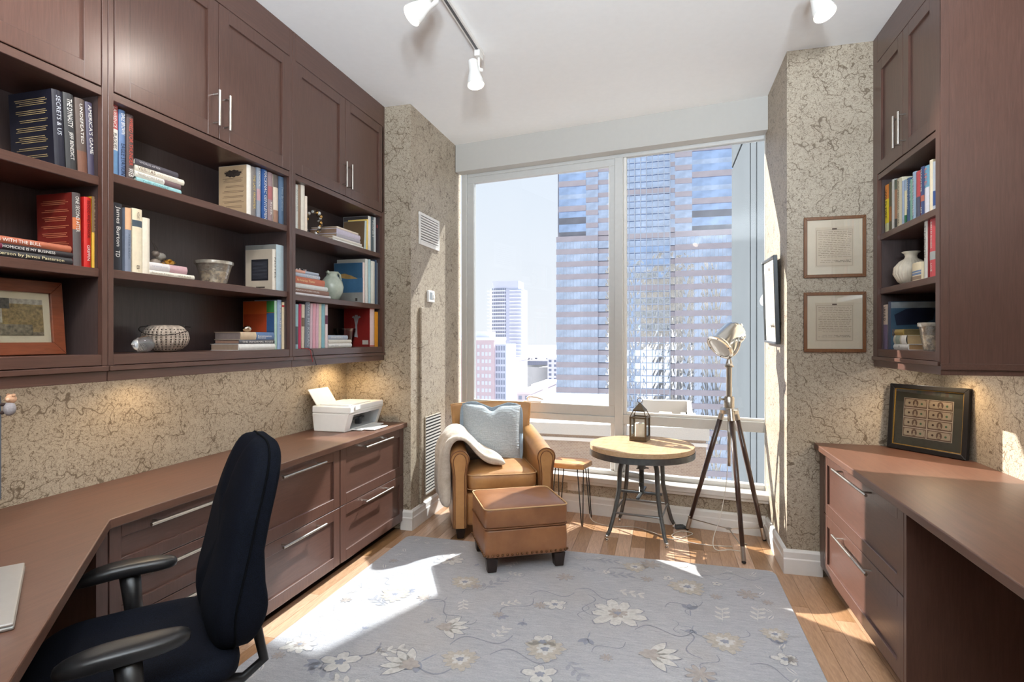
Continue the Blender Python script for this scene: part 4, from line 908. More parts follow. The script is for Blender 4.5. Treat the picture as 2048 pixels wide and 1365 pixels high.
for i in range(64):
    motif(rr.choice(('bud', 'sprig', 'star', 'vine', 'vine', 'sprig_pale', 'blossom')), RX0+.22+rr.random()*(RX1-RX0-.44), 1.6+rr.random()*1.85, rr.random()*360, .45+rr.random()*.4)
# ================================================================== leather armchair
def leather(name, a, c):
    m, t, b = base(name, lin(a), .38)
    co = node(t, 'TexCoord').outputs['Object']; n = node(t, 'TexNoise', {'Vector': co}, Scale=5., Detail=6., Roughness=.6).outputs['Fac']
    f = node(t, 'TexNoise', {'Vector': co}, Scale=140., Detail=2.).outputs['Fac']
    t.links.new(ramp(t, n, [(.3, lin(a)), (.7, lin(c))]), b.inputs['Base Color'])
    bp = node(t, 'Bump', {'Height': mixc(t, .3, n, f)}, Strength=.15, Distance=.003); t.links.new(bp.outputs[0], b.inputs['Normal'])
    b.inputs['Coat Weight'].default_value = .25; b.inputs['Coat Roughness'].default_value = .3; return m
M_LEA = leather('tan_leather', (162, 114, 68), (200, 150, 96)); M_LEA2 = leather('brown_leather', (128, 82, 52), (160, 108, 70)); M_PIPE = mat((204, 164, 118), .45, 0, .06); M_LEG = wood('dark_leg', (44, 30, 26), (30, 20, 18), .35, (20, 20, 3)); M_DARKPIPE = mat((120, 76, 44), .45, 0, .06)
AC = (-1.055, 3.715)
ch = thing('armchair', 'tan leather club armchair in front of the window', 'armchair', (*AC, 0), R(25))
W2 = .365
for x, y in ((-.325, .03), (.255, .03), (-.325, .60), (.255, .60)): MB().frustum((x+.012, x+.058, y+.012, y+.058), (x, x+.07, y, y+.07), .0005, .085).build('leg', M_LEG, ch, False, .003)
MB().box(-.25, .25, .035, .66, .0855, .305).build('seat_base', M_LEA, ch, False, .02, None, 3)
def crown(x, y, z): return (x, y, z+(.018*(1-(x/.25)**2)*(1-(y/.28)**2) if z > 0 else 0))
MB().pillow(.50, .56, .15, .22, .45, 44, 14, (0, .295, .385), crown).build('seat_cushion', M_LEA, ch, True)
for z in (.432, .335): MB().tube([(.248*math.copysign(abs(math.cos(a))**.22, math.cos(a)), .295+.279*math.copysign(abs(math.sin(a))**.22, math.sin(a)), z) for a in [2*PI*k/60 for k in range(60)]], .0042, 6, True).build('piping', M_PIPE, ch, True)
def arm_section(u):     # u 0 front .. 1 back -> (top z, y)
    return .61+.075*u**1.6+.012*math.sin(PI*u), u*.64
def arm(s):
    def fn(u, v):
        top, y = arm_section(u); a = v
        # outline across: up the outside, round the top, down the inside
        ox, ix, r = .115, 0., .062
        if a < .3: k = a/.3; x = .095; z = .085+(top-.13-.085)*k
        elif a > .7: k = (a-.7)/.3; x = .005; z = (top-.13)+(.085-(top-.13))*k
        else:
            th = -R(28)+(PI+2*R(28))*(a-.3)/.4; x = .05+r*math.cos(th); z = top-r+r*math.sin(th)
        return (s*(.25+x), y, z)
    mb = MB().grid(fn, 14, 36); n = 37
    mb.f.append(tuple(range(n))); mb.f.append(tuple(range(14*n, 15*n)))
    o = mb.build('arm', M_LEA, ch, 50)
    pts = [fn(0, k/36) for k in range(37)]; MB().tube([(x, y-.002, z) for x, y, z in pts], .0042, 6).build('piping', M_DARKPIPE, o, True)
    cx = s*.30
    pan = [(cx+(x-cx)*.72, y-.009, .085+(z-.085)*.965) for x, y, z in pts]
    mb = MB(); m = len(pan); mb.add([(x, y+.012, z) for x, y, z in pan]+pan, [tuple(range(m, 2*m))]+[(i, i+1, i+1+m, i+m) for i in range(m-1)]+[(m-1, 0, m, 2*m-1)])
    f = mb.build('arm_front', M_LEA, o, 40); MB().tube([(x, y-.001, z) for x, y, z in pan], .003, 6).build('piping', M_DARKPIPE, o, True)
arm(-1); arm(1)
def backfn(u, v):      # outer ring of the back, u around width, v up; slab built from two grids
    pass
def back():
    nu, nv = 16, 14; vs = []
    def P(u, v, side):
        x = (u-.5)*2; w = .275+.045*v**1.3; z = .30+.555*v
        y = .555+.10*v-.05*(x*x)*v+ (0 if side == 0 else .085-.02*v)
        top = .012*(1-x*x)
        return (x*w, y, z+(top if v > .8 else 0))
    mb = MB()
    for side in (0, 1): mb.grid(lambda u, v: P(u, v, side), nu, nv)
    n = nv+1; o2 = (nu+1)*n
    for i in range(nu):
        mb.f.append((i*n+nv, (i+1)*n+nv, o2+(i+1)*n+nv, o2+i*n+nv)); mb.f.append((i*n, o2+i*n, o2+(i+1)*n, (i+1)*n))
    for j in range(nv):
        mb.f.append((j, j+1, o2+j+1, o2+j)); mb.f.append((nu*n+j, o2+nu*n+j, o2+nu*n+j+1, nu*n+j+1))
    o = mb.build('backrest', M_LEA, ch, 60, .018, None, 3)
    ed = [P(0, k/10, 0) for k in range(11)]+[P(k/12, 1, 0) for k in range(1, 13)]+[P(1, 1-k/10, 0) for k in range(1, 11)]
    MB().tube([(x, y+.012, z) for x, y, z in ed], .004, 6).build('piping', M_PIPE, ch, True)
back()
MB().box(-.30, .30, .60, .665, .0855, .40).build('back_panel', M_LEA, ch, False, .015, None, 3)
# ---- cushion
def linen():
    m, t, b = base('grey_linen', lin((176, 184, 190)), .9)
    co = node(t, 'TexCoord').outputs['Object']
    n = node(t, 'TexNoise', {'Vector': scaled(t, co, (12, 12, 44))}, Scale=1.6, Detail=4., Distortion=.6).outputs['Fac']; f = node(t, 'TexNoise', {'Vector': co}, Scale=160., Detail=2.).outputs['Fac']
    t.links.new(ramp(t, f, [(.3, lin((162, 171, 178))), (.7, lin((190, 196, 200)))]), b.inputs['Base Color'])
    bp = node(t, 'Bump', {'Height': n}, Strength=.7, Distance=.012); t.links.new(bp.outputs[0], b.inputs['Normal']); return m
M_LIN = linen()
Mc = Matrix.Translation((*AC, 0)) @ Matrix.Rotation(R(25), 4, 'Z') @ Matrix.Translation((-.02, .46, .648)) @ Matrix.Rotation(R(-17), 4, 'X') @ Matrix.Scale(1.09, 4) @ Matrix.Rotation(R(3), 4, 'Y')
cu = thing('throw_pillow', 'pale blue-grey linen pillow with flange edge on the armchair', 'pillow'); cu.matrix_world = Mc
def pil(u, v, s):
    a, b = (u-.5)*2, (v-.5)*2; k = max(0, (1-abs(a)**3.2)*(1-abs(b)**3.2))**.5
    cx = .21*a*(1-.05*(1-b*b)); cz = .205*b*(1-.05*(1-a*a))-(.035*math.exp(-(a*5)**2)*max(0, b) if b > .3 else 0)*1.2
    return (cx, s*(.068*k+.002), cz)
mb = MB().grid(lambda u, v: pil(u, v, -1), 26, 26).grid(lambda u, v: pil(u, v, 1), 26, 26); mb.build('body', M_LIN, cu, True)
def flange(u, v):
    a = 2*PI*u; e = .28; cx = math.copysign(abs(math.cos(a))**e, math.cos(a)); cz = math.copysign(abs(math.sin(a))**e, math.sin(a))
    k = .93+.14*v; dip = .04*math.exp(-(cx*5)**2) if cz > .5 else 0
    return (.21*cx*k, .004*math.sin(30*a)*v, .205*cz*k-dip)
o = MB().grid(flange, 72, 3).build('flange', mat((150, 164, 176), .9, 0, .08, 80), cu, True); sm = o.modifiers.new('s', 'SOLIDIFY'); sm.thickness = .005
# ---- throw blanket over the left arm
def throw():
    m, t, b = base('woolly_throw', lin((196, 182, 166)), .95); co = node(t, 'TexCoord').outputs['Object']
    n = node(t, 'TexNoise', {'Vector': co}, Scale=16., Detail=6., Roughness=.7).outputs['Fac']
    t.links.new(ramp(t, n, [(.3, lin((172, 156, 138))), (.7, lin((212, 200, 186)))]), b.inputs['Base Color'])
    bp = node(t, 'Bump', {'Height': n}, Strength=.6, Distance=.01); t.links.new(bp.outputs[0], b.inputs['Normal']); b.inputs['Sheen Weight'].default_value = .4; return m
M_THR = throw()
bl = thing('throw_blanket', 'cream woolly throw draped over the armchair arm', 'blanket', (*AC, 0), R(25))
path = [(-.352, .215), (-.353, .30), (-.353, .40), (-.354, .50), (-.362, .575), (-.352, .635), (-.325, .668), (-.292, .675), (-.255, .655), (-.222, .615), (-.185, .565), (-.14, .52), (-.09, .488), (-.03, .478), (.03, .475)]
thick = [.07, .085, .09, .088, .08, .066, .05, .04, .04, .046, .056, .066, .07, .062, .03]
def drape():
    nv = 24; n = len(path); rows = []
    for j in range(nv+1):
        v = j/nv; out, inn = [], []
        for i in range(n):
            u = i/(n-1); a_, b_ = path[max(0, i-1)], path[min(n-1, i+1)]; tx, tz = b_[0]-a_[0], b_[1]-a_[1]; L = math.hypot(tx, tz); nx, nz = -tz/L, tx/L
            y0, y1 = .025+.12*max(0, u-.5), .44-.20*max(0, u-.45); y = y0+(y1-y0)*v+.012*math.sin(u*9+2*v)
            top = .05*(y/.64)**1.4 if 4 <= i <= 8 else 0
            wr = 1+.16*math.sin(v*11+u*6)+.10*math.sin(v*23-u*13); edge = .45+.55*math.sin(PI*min(1, max(0, .04+.92*v)))**.5
            x, z = path[i]; z += top; inn.append((x+nx*.004, y, z+nz*.004)); d = thick[i]*wr*edge+.004; out.append((x+nx*d, y, z+nz*d))
        rows.append(out+inn[::-1])
    m = 2*n; mb = MB(); mb.add([p for r in rows for p in r], [(j*m+k, j*m+(k+1) % m, (j+1)*m+(k+1) % m, (j+1)*m+k) for j in range(nv) for k in range(m)])
    for j in (0, nv): mb.f += [(j*m+k, j*m+k+1, j*m+m-2-k, j*m+m-1-k) for k in range(n-1)]
    return mb
subsurf(drape().build('cloth', M_THR, bl, True), 1)
# ================================================================== ottoman
ot = thing('ottoman', 'tan leather ottoman with nailhead trim', 'ottoman', (-.87, 3.39, RZ), R(29))
ow, od = .50, .43
for x in (-1, 1):
    for y in (-1, 1): MB().frustum((x*.205-.026, x*.205+.026, y*.17-.026, y*.17+.026), (x*.205-.035, x*.205+.035, y*.17-.035, y*.17+.035), .0012, .085).build('leg', M_LEG, ot, False, .003)
def brick(w, d, z0, z1, bulge): 
    def fn(x, y, z): return (x*(1+bulge*(1-(2*z/(z1-z0))**2)), y*(1+bulge*(1-(2*z/(z1-z0))**2)), z)
    return MB().pillow(w, d, z1-z0, .12, .12, 48, 14, (0, 0, (z0+z1)/2), fn)
brick(ow, od, .0855, .255, .02).build('base', M_LEA2, ot, True)
def dome(x, y, z): return (x*(1.015), y*1.015, z+(.02*max(0, 1-(x/.25)**2)*max(0, 1-(y/.215)**2) if z > 0 else 0))
MB().pillow(ow, od, .125, .12, .2, 48, 14, (0, 0, .315), dome).build('cushion', M_LEA2, ot, True)
def loop(w, d, z, e=.12, n=64): return [(w/2*math.copysign(abs(math.cos(a))**e, math.cos(a)), d/2*math.copysign(abs(math.sin(a))**e, math.sin(a)), z) for a in [2*PI*k/n+.001 for k in range(n)]]
for z, m_ in ((.372, M_PIPE), (.258, M_DARKPIPE)): MB().tube(loop(ow*1.012, od*1.012, z), .0042, 6, True).build('piping', m_, ot, True)
nh = MB().ball((0, 0, 0), .0085, 10, (1, 1, 1)).mesh('nailhead', True); nh.materials.append(mat((112, 78, 52), .3, .8, .1))
for i in range(17):
    for y in (-1, 1): o = obj('nailhead', nh, None, ot); o.location = (-.235+.47*i/16, y*(od/2+.0015), .105)
for i in range(13):
    for x in (-1, 1): o = obj('nailhead', nh, None, ot); o.location = (x*(ow/2+.0015), -.2+.4*i/12, .105)
# ================================================================== live-edge stool on hairpin legs
st = thing('side_table', 'small live-edge wood side table on black hairpin legs', 'side table', (-.67, 4.20, 0), R(-10))
poly = [(.145*math.copysign(abs(math.cos(a))**.5, math.cos(a))+.006*math.sin(7*a), .12*math.copysign(abs(math.sin(a))**.5, math.sin(a))+.007*math.sin(5*a+1)) for a in [2*PI*k/40 for k in range(40)]]
MB().prism(poly, .415, .452).build('top', wood('live_edge_top', (222, 172, 116), (176, 118, 66), .4, (2, 10, 10)), st, False, .006)
for x in (-1, 1):
    for y in (-1, 1):
        fx, fy = x*.125, y*.105
        MB().tube([(x*.085, y*.095, .4145), (fx-.006*x, fy, .02), (fx, fy, .006), (fx+.004*x, fy, .02), (x*.118, y*.055, .4145)], .0042, 8).build('leg', M_BLACK, st, True)
# ================================================================== round industrial table
tb = thing('round_table', 'round wood-top industrial table with iron base', 'table', (-.145, 4.035, 0), R(-7))
M_IRON = mat((104, 106, 106), .42, .75, .12, 40)
M_TT = wood('table_planks', (212, 180, 144), (182, 146, 108), .45, (10, 1.2, 10))
Rt, ht = .355, .632
for i in range(6):
    x0, x1 = -Rt+i*2*Rt/6, -Rt+(i+1)*2*Rt/6-.0012
    pts = []
    m = 12
    for k in range(m+1): x = x0+(x1-x0)*k/m; pts.append((x, -math.sqrt(max(0, Rt*Rt-x*x))))
    for k in range(m+1): x = x1-(x1-x0)*k/m; pts.append((x, math.sqrt(max(0, Rt*Rt-x*x))))
    MB(Matrix.Rotation(R(97), 4, 'Z')).prism(pts, ht-.032, ht).build('plank', M_TT, tb, False, .0012)
MB().lathe([(Rt-.02, ht-.072), (Rt+.004, ht-.072), (Rt+.004, ht-.033), (Rt-.02, ht-.033), (Rt-.02, ht-.072)], 64).build('iron_band', M_IRON, tb, 40)
MB().lathe([(.001, ht-.045), (Rt-.021, ht-.045), (Rt-.021, ht-.035), (.001, ht-.035)], 48).build('underplate', M_IRON, tb, 40)
for x in (-1, 1):
    for y in (-1, 1):
        P0 = []
        for k in range(9): a = R(90*k/8); P0.append((x*(.05+.075*math.sin(a)), y*(.05+.085*math.sin(a)), .45+.125*math.cos(a)))
        P0 += [(x*.13, y*.14, .33), (x*.15, y*.165, .2), (x*.18, y*.20, .07), (x*.195, y*.215, .035)]
        lg = MB().tube(P0, [.0165]*9+[.0155, .0145, .0135, .012], 8).build('leg', M_IRON, tb, 50)
        MB().lathe([(.001, .0005), (.011, .0015), (.014, .012), (.009, .022), (.014, .03), (.012, .04), (.007, .045)], 14, (x*.197, y*.217, 0)).build('foot', M_CHROME, lg, 50)
        MB().tube([(x*.105, y*.11, .545), (0, 0, .50)], .0085, 8).build('brace', M_IRON, tb, 50)
MB().lathe([(.026, .46), (.03, .475), (.026, .49), (.026, .56), (.035, .586)], 20).build('hub', M_IRON, tb, 40)
MB().lathe([(.018, .30)]+[(.0155+.003*(k % 2), .302+.004*k) for k in range(40)]+[(.018, .465)], 16).build('screw', M_IRON, tb, 30)
for k in range(3): a = 2*PI*k/3; MB().tube([(0, 0, .468), (.05*math.cos(a), .05*math.sin(a), .468)], .005, 6).build('wing', M_IRON, tb)
MB().box(-.14, .14, -.011, .011, .285, .30).box(-.011, .011, -.16, .16, .285, .2995).build('cross_bar', M_IRON, tb, False, .002)
sq = [(x*.158, y*.175) for x, y in ((-1, -1), (1, -1), (1, 1), (-1, 1))]
MB().tube([(x, y, .185) for x, y in sq], .0085, 8, True).build('stretcher', mat((150, 150, 150), .3, .9, .1), tb, 60)
# ---- lantern
ln = thing('lantern', 'bronze metal lantern with white candle on the round table', 'lantern', (-.162, 4.185, ht+.0005), R(-12))
M_BRZ = mat((98, 84, 66), .42, .6, .15, 60)
MB().box(-.062, .062, -.062, .062, 0, .022).build('base', M_BRZ, ln, False, .002)
for x in (-1, 1):
    for y in (-1, 1): MB().box(x*.055-.006, x*.055+.006, y*.055-.006, y*.055+.006, .022, .172).build('post', M_BRZ, ln, False, .001)
for z in (.022, .162):
    MB().box(-.061, .061, -.061, -.049, z, z+.011).box(-.061, .061, .049, .061, z, z+.011).box(-.061, -.049, -.049, .049, z, z+.011).box(.049, .061, -.049, .049, z, z+.011).build('rail', M_BRZ, ln, False, .001)
for x, y in ((1, 1), (1, -1), (-1, 1), (-1, -1)): MB().tube([(x*.057, y*.057, .172), (x*.038, y*.038, .218)], .0035, 6).build('rafter', M_BRZ, ln)
MB().frustum((-.042, .042, -.042, .042), (-.042, .042, -.042, .042), .213, .222).frustum((-.040, .040, -.040, .040), (-.003, .003, -.003, .003), .222, .272).build('roof', M_BRZ, ln)
MB().tube([(.018*math.cos(a), 0, .288+.018*math.sin(a)) for a in [2*PI*k/24 for k in range(24)]], .0026, 6, True).build('ring', M_BRZ, ln, True)
for k in range(4): MB(Matrix.Rotation(k*PI/2, 4, 'Z')).box(-.049, .049, -.056, -.0545, .033, .162).build('pane', M_PANE, ln)
MB().lathe([(.001, .0225), (.034, .0225), (.035, .026), (.035, .122), (.03, .126), (.001, .124)], 28).build('candle', mat((246, 244, 236), .5, 0, .02, 20, 0, Subsurface_Weight=.15), ln, 40)
# ================================================================== tripod spotlight lamp
tl = thing('tripod_lamp', 'chrome searchlight floor lamp on dark wood tripod', 'floor lamp', (.425, 4.0, 0))
M_TRI = wood('tripod_wood', (74, 50, 42), (54, 36, 30), .3, (20, 20, 3), .3)
feet = [(.05, -.33), (.238, .12), (-.26, .215)]
for fx, fy in feet:
    d = Vector((fx, fy, 0)).normalized(); a = d*.048+Vector((0, 0, .885)); b = Vector((fx, fy, .002)); v = b-a
    lg = MB().tube([a+v*.06, a+v*.5, a+v*.9], [.0175, .0165, .0135], 14).build('leg', M_TRI, tl, True)
    MB().tube([a-v*.02, a+v*.065], .019, 14).build('ferrule', M_STEEL, lg, 40); MB().tube([a+v*.895, a+v*.985], .0145, 14).build('ferrule', M_STEEL, lg, 40)
    MB().ball(a+v*.992, .0145, 10, (1, 1, .6)).build('foot', M_BLACK, lg, True)
    MB().tube([a+v*.88, a+v*.88+Vector((-d.y, d.x, 0))*.026], .006, 8).build('thumbscrew', M_STEEL, lg, True)
    MB().tube([(0, 0, .10), a+v*.9], .0035, 6).build('spreader', M_STEEL, tl)
MB().lathe([(.001, .096), (.02, .098), (.02, .104), (.001, .106)], 16).build('spreader_ring', M_STEEL, tl, 40)
MB().lathe([(.03, .865), (.06, .872), (.062, .895), (.045, .905), (.034, .91), (.034, .975), (.03, .98), (.03, .985), (.001, .985)], 28).build('hub', M_STEEL, tl, 40)
MB().tube([(-.033, -.01, .965), (-.062, -.02, .965)], .007, 8).tube([(-.062+.014*math.cos(a)*0, -.02+.012*math.cos(a), .965+.016*math.sin(a)) for a in [2*PI*k/16 for k in range(16)]], .004, 6, True).build('thumbscrew', M_STEEL, tl, True)
MB().cyl((0, 0, .52), (0, 0, .87), .0105, n=16).build('centre_rod', M_STEEL, tl, True)
MB().lathe([(.0185, .985), (.0185, 1.175), (.03, 1.18), (.031, 1.19), (.024, 1.195), (.02, 1.21), (.014, 1.232), (.013, 1.255)], 24).build('pole', M_STEEL, tl, 40)
M_HEAD = mat((232, 231, 226), .2, 1., .03, 30)
hc = Vector((-.005, -.0, 1.37)); ax = Vector((-.60, -.42, -.62)).normalized(); sdv = ax.cross(Vector((0, 0, 1))).normalized()
Mh = Matrix.Translation(hc) @ ax.to_track_quat('Z', 'Y').to_matrix().to_4x4()
MB(Mh).lathe([(.001, -.118), (.03, -.117), (.045, -.112), (.06, -.10), (.062, -.088), (.066, -.085), (.078, -.078), (.082, -.065), (.084, .07), (.094, .078), (.098, .084), (.098, .095), (.090, .098), (.078, .098), (.076, .085), (.001, .080)], 40).build('head', M_HEAD, tl, 35)
MB(Mh).lathe([(.001, .0965), (.074, .0955), (.0755, .093), (.001, .092)], 36).build('lens', mat((196, 198, 196), .18, 0, .05, 20, 0, Coat_Weight=1.), tl, 40)
MB(Mh).ball((0, 0, -.133), .017, 14).build('knob', M_HEAD, tl, True)
for k in range(6): a = 2*PI*k/6; MB(Mh).ball((.0885*math.cos(a), .0885*math.sin(a), .0985), .0042, 8).build('rim_screw', M_BLACK, tl, True)
yk = []
for k in range(17):
    a = -PI/2+PI*(k-8)/16*2*.5 ; 
    th = PI*k/16; yk.append(hc+sdv*(.104*math.cos(th))+Vector((0, 0, -.122*math.sin(th))) if True else None)
MB().tube(yk, [.011]*17, 8).build('yoke', M_HEAD, tl, True)
for s in (1, -1): MB().tube([hc+sdv*s*.084, hc+sdv*s*.125], .0085, 12).ball(hc+sdv*s*.125, .015, 12, (1, 1, 1)).build('pivot_knob', M_HEAD, tl, True)
# ---- cables on the floor and the foot switch
def cable(name, label, pts, r, col):
    P = [Vector(p) for p in pts]; out = []
    for i in range(len(P)-1):
        p0, p1, p2, p3 = P[max(0, i-1)], P[i], P[i+1], P[min(len(P)-1, i+2)]
        for k in range(6):
            t = k/6; out.append(.5*((2*p1)+(-p0+p2)*t+(2*p0-5*p1+4*p2-p3)*t*t+(-p0+3*p1-3*p2+p3)*t**3))
    return tag(MB().tube(out+[P[-1]], r, 6).build(name, mat(col, .4), None, True), label, 'cable')
z = .0036
cable('lamp_cord', 'thin white cord dropping from the tripod lamp to the floor', [(.415, 4.0, .515), (.405, 3.985, .40), (.37, 3.97, .2), (.32, 3.93, .05), (.33, 3.86, z), (.42, 3.88, z), (.50, 3.87, z)], .0026, (232, 228, 220))
cable('power_cord', 'white power cord snaking across the floor under the round table', [(-.60, 4.36, .2), (-.55, 4.30, .06), (-.50, 4.22, z), (-.36, 4.15, z), (-.2, 4.17, z), (-.06, 4.08, z), (.06, 3.98, z), (.15, 4.06, z), (.20, 4.14, z), (.12, 4.17, z), (.06, 4.05, z), (.16, 3.96, z), (.30, 3.93, z), (.44, 3.95, z)], .003, (214, 208, 198))
fs = thing('foot_switch', 'small black foot switch box beside the table leg', 'switch', (.115, 4.235, .0005), R(25))
MB().box(-.04, .04, -.025, .025, 0, .022).build('body', mat((70, 74, 76), .45), fs, False, .006, None, 2); MB().box(-.02, .02, -.014, .014, .022, .026).build('pedal', M_BLACK, fs, False, .003)
# ================================================================== framed pictures on walls
def writ(kind):
    def art(t, x0, x1, z0, z1, y):
        W, H = x1-x0, z1-z0
        MB().box(x0, x1, y-.0008, y, z0, z1).build('document', mat((206, 190, 170), .85, 0, .05, 12), t)
        mb = MB(); yy = y-.0014; rr = random.Random(kind)
        def ln(a, b, c, th=.0012): mb.box(x0+W*a, x0+W*b, yy, yy+.0004, z0+H*c-th/2, z0+H*c+th/2)
        for a, b in ((.04, .045), (.955, .96)): mb.box(x0+W*a, x0+W*b, yy, yy+.0004, z0+H*.03, z0+H*.93)
        for c in (.03, .93): ln(.04, .96, c, .001)
        c = .88
        while c > .1:
            a = .08+.12*rr.random()*(rr.random() < .5)
            while a < .9:
                b = min(.93, a+.03+.09*rr.random()); ln(a, b, c+.004*(rr.random()-.5), .0014 if c < .75 else .0018); a = b+.012+.02*rr.random()
            c -= .045 if c > .5 or c < .2 else rr.choice((.045, .045, .085))
        mb.build('handwriting', mat((92, 78, 66), .8), t)
        MB().lathe([(.001, 0), (.008, 0)], 12).build('crest', mat((110, 90, 76), .8), t) if False else MB().box(x0+W*.44, x0+W*.56, yy-.0002, yy+.0004, z1-H*.065, z1-H*.03).build('crest', mat((96, 80, 70), .8, 0, .4, 300), t)
        mb = MB(); 
        pts = [(x0+W*(.5+.4*k/30), yy, z0+H*(.14+.02*math.sin(k*1.7)+.012*math.sin(k*.6))) for k in range(31)]; mb.tube(pts, .0007, 4)
        mb.build('signature', mat((60, 52, 48), .8), t)
    return art
M_BRF = wood('walnut_frame', (128, 82, 44), (98, 60, 30), .4, (30, 30, 4), .2)
M_MATB = mat((222, 208, 190), .85, 0, .02)
for k, (z0, z1, lab) in enumerate(((1.719, 2.068, 'upper of two walnut framed handwritten certificates on the right pier'), (1.292, 1.635, 'lower of two walnut framed handwritten certificates on the right pier'))):
    picture('framed_certificate', lab, .32, z1-z0, Matrix.Translation((.787, PRY-.002, z0)), .018, .016, M_BRF, M_MATB, .042, writ(5+k), 'picture')
picture('framed_certificate', 'grey framed certificate hung on the sunlit alcove wall', .42, .55, Matrix.Translation((PRX-.004, 4.19, 1.345)) @ Matrix.Rotation(-PI/2, 4, 'Z') @ Matrix.Rotation(R(1.5), 4, 'Y') @ Matrix.Rotation(R(2), 4, 'X'), .014, .024, mat((84, 88, 92), .4, .4, .05), mat((236, 234, 230), .8, 0, .02), .035, writ(9), 'picture', False)
# ---- sheet of two-dollar notes in a black frame
def notes(t, x0, x1, z0, z1, y):
    W, H = x1-x0, z1-z0; mp = mat((206, 186, 160), .85, 0, .05, 30); mk = mat((120, 96, 80), .8, 0, .25, 200); mg = mat((92, 120, 90), .8); md = mat((84, 66, 56), .8, 0, .3, 200)
    MB().box(x0, x1, y-.0006, y, z0, z1).build('paper_sheet', mat((222, 206, 184), .85, 0, .03), t)
    for r in range(4):
        for c in range(2):
            a, b = x0+W*(c*.5+.012), x0+W*(c*.5+.488); e, f = z0+H*(r*.25+.012), z0+H*(r*.25+.238); w, h = b-a, f-e; yy = y-.0012
            n = MB().box(a, b, yy, yy+.0004, e, f).build('banknote', mp, t)
            bd = MB(); th = .004
            bd.box(a, b, yy-.0004, yy, e, e+th*1.6).box(a, b, yy-.0004, yy, f-th, f).box(a, a+th, yy-.0004, yy, e, f).box(b-th, b, yy-.0004, yy, e, f); bd.build('border', mk, n)
            cx, cz = (a+b)/2, (e+f)/2
            def oval(mb, x, z, rx, rz, d): mb.add([(x+rx*math.cos(2*PI*k/20), yy-d, z+rz*math.sin(2*PI*k/20)) for k in range(20)], [tuple(range(20))])
            mb = MB(); oval(mb, cx, cz, h*.30, h*.40, .0006); mb.build('portrait_oval', mk, n)
            mb = MB(); oval(mb, cx, cz+h*.1, h*.10, h*.13, .0009); mb.add([(cx-h*.2, yy-.0009, cz-h*.3), (cx+h*.2, yy-.0009, cz-h*.3), (cx+h*.1, yy-.0009, cz-h*.02), (cx-h*.1, yy-.0009, cz-h*.02)], [(0, 1, 2, 3)]); mb.build('portrait', mat((190, 168, 142), .85), n)
            mb = MB(); oval(mb, a+w*.23, cz, h*.12, h*.12, .0006); mb.build('seal', md, n); mb = MB(); oval(mb, b-w*.23, cz-h*.02, h*.12, h*.12, .0006); mb.build('seal', mg, n)
            mb = MB()
            for X, Z in ((a+w*.035, e+h*.07), (b-w*.105, e+h*.07), (a+w*.035, f-h*.25), (b-w*.105, f-h*.25)): text_on(mb, '2', (X, yy-.0007, Z), (1, 0, 0), (0, 0, 1), h*.11, h*.18)
            mb.build('numeral', md, n)
ang = math.atan2(3.272-3.575, 1.455-1.215)
picture('framed_banknotes', 'black framed sheet of eight two-dollar notes leaning on the right counter', .386, .352, Matrix.Translation((1.212, 3.555, .7695)) @ Matrix.Rotation(ang, 4, 'Z') @ Matrix.Rotation(R(-5), 4, 'X'), .024, .026, M_BLACK, mat((72, 72, 62), .8, 0, .03), .048, notes, 'picture', True, mat((176, 140, 70), .4, .6, .2, 200))
# ================================================================== printer
pr = thing('printer', 'white inkjet printer with raised paper tray on the left counter', 'printer', (-2.19, 3.20, .7685))
M_PR = mat((236, 236, 234), .4, 0, .015); M_PRG = mat((206, 208, 210), .45, 0, .02); M_PRD = mat((64, 68, 72), .5)
MB().add([(.0, 0, 0), (.225, 0, 0), (.225, .43, 0), (0, .43, 0), (-.008, -.008, .118), (.262, -.008, .118), (.262, .438, .118), (-.008, .438, .118)], [(3, 2, 1, 0), (0, 1, 5, 4), (2, 3, 7, 6), (3, 0, 4, 7), (4, 5, 6, 7)]).add([(.225, 0, 0), (.225, .06, .012), (.255, .06, .105), (.262, -.008, .118), (.225, .43, 0), (.225, .40, .012), (.255, .40, .105), (.262, .438, .118)], [(0, 1, 2, 3), (4, 7, 6, 5), (0, 4, 5, 1), (2, 6, 7, 3)]).build('body', M_PR, pr, False, .004)
MB().add([(.10, .06, .012), (.10, .40, .012), (.10, .40, .105), (.10, .06, .105), (.225, .06, .012), (.225, .40, .012), (.255, .40, .105), (.255, .06, .105)], [(0, 1, 2, 3), (0, 4, 5, 1), (3, 2, 6, 7), (0, 3, 7, 4), (1, 5, 6, 2)]).build('output_bay', M_PRG, pr)
MB().box(-.008, .268, -.008, .438, .1185, .165).build('lid_housing', M_PR, pr, False, .008, None, 2)
MB().box(.03, .245, .02, .30, .1655, .177).build('scanner_lid', M_PR, pr, False, .004); MB().box(.20, .274, .05, .42, .135, .168).build('control_panel', M_PR, pr, False, .004)
MB().add([(.02, .0, .165), (.02, .225, .165), (-.048, .225, .265), (-.048, .0, .265), (.026, .0, .169), (.026, .225, .169), (-.042, .225, .269), (-.042, .0, .269)], [(0, 1, 2, 3), (4, 7, 6, 5), (0, 3, 7, 4), (1, 5, 6, 2), (2, 6, 7, 3), (0, 4, 5, 1)]).build('paper_tray', M_PR, pr, False, .002)
MB().box(.105, .30, .08, .38, .002, .010).box(.30, .375, .11, .30, .002, .008).build('output_tray', M_PR, pr, False, .002)
MB().box(.14, .16, .10, .36, .05, .062).build('carriage', M_PRD, pr); MB().box(.13, .17, .28, .31, .012, .06).build('carriage_arm', M_PRD, pr, False, .003)
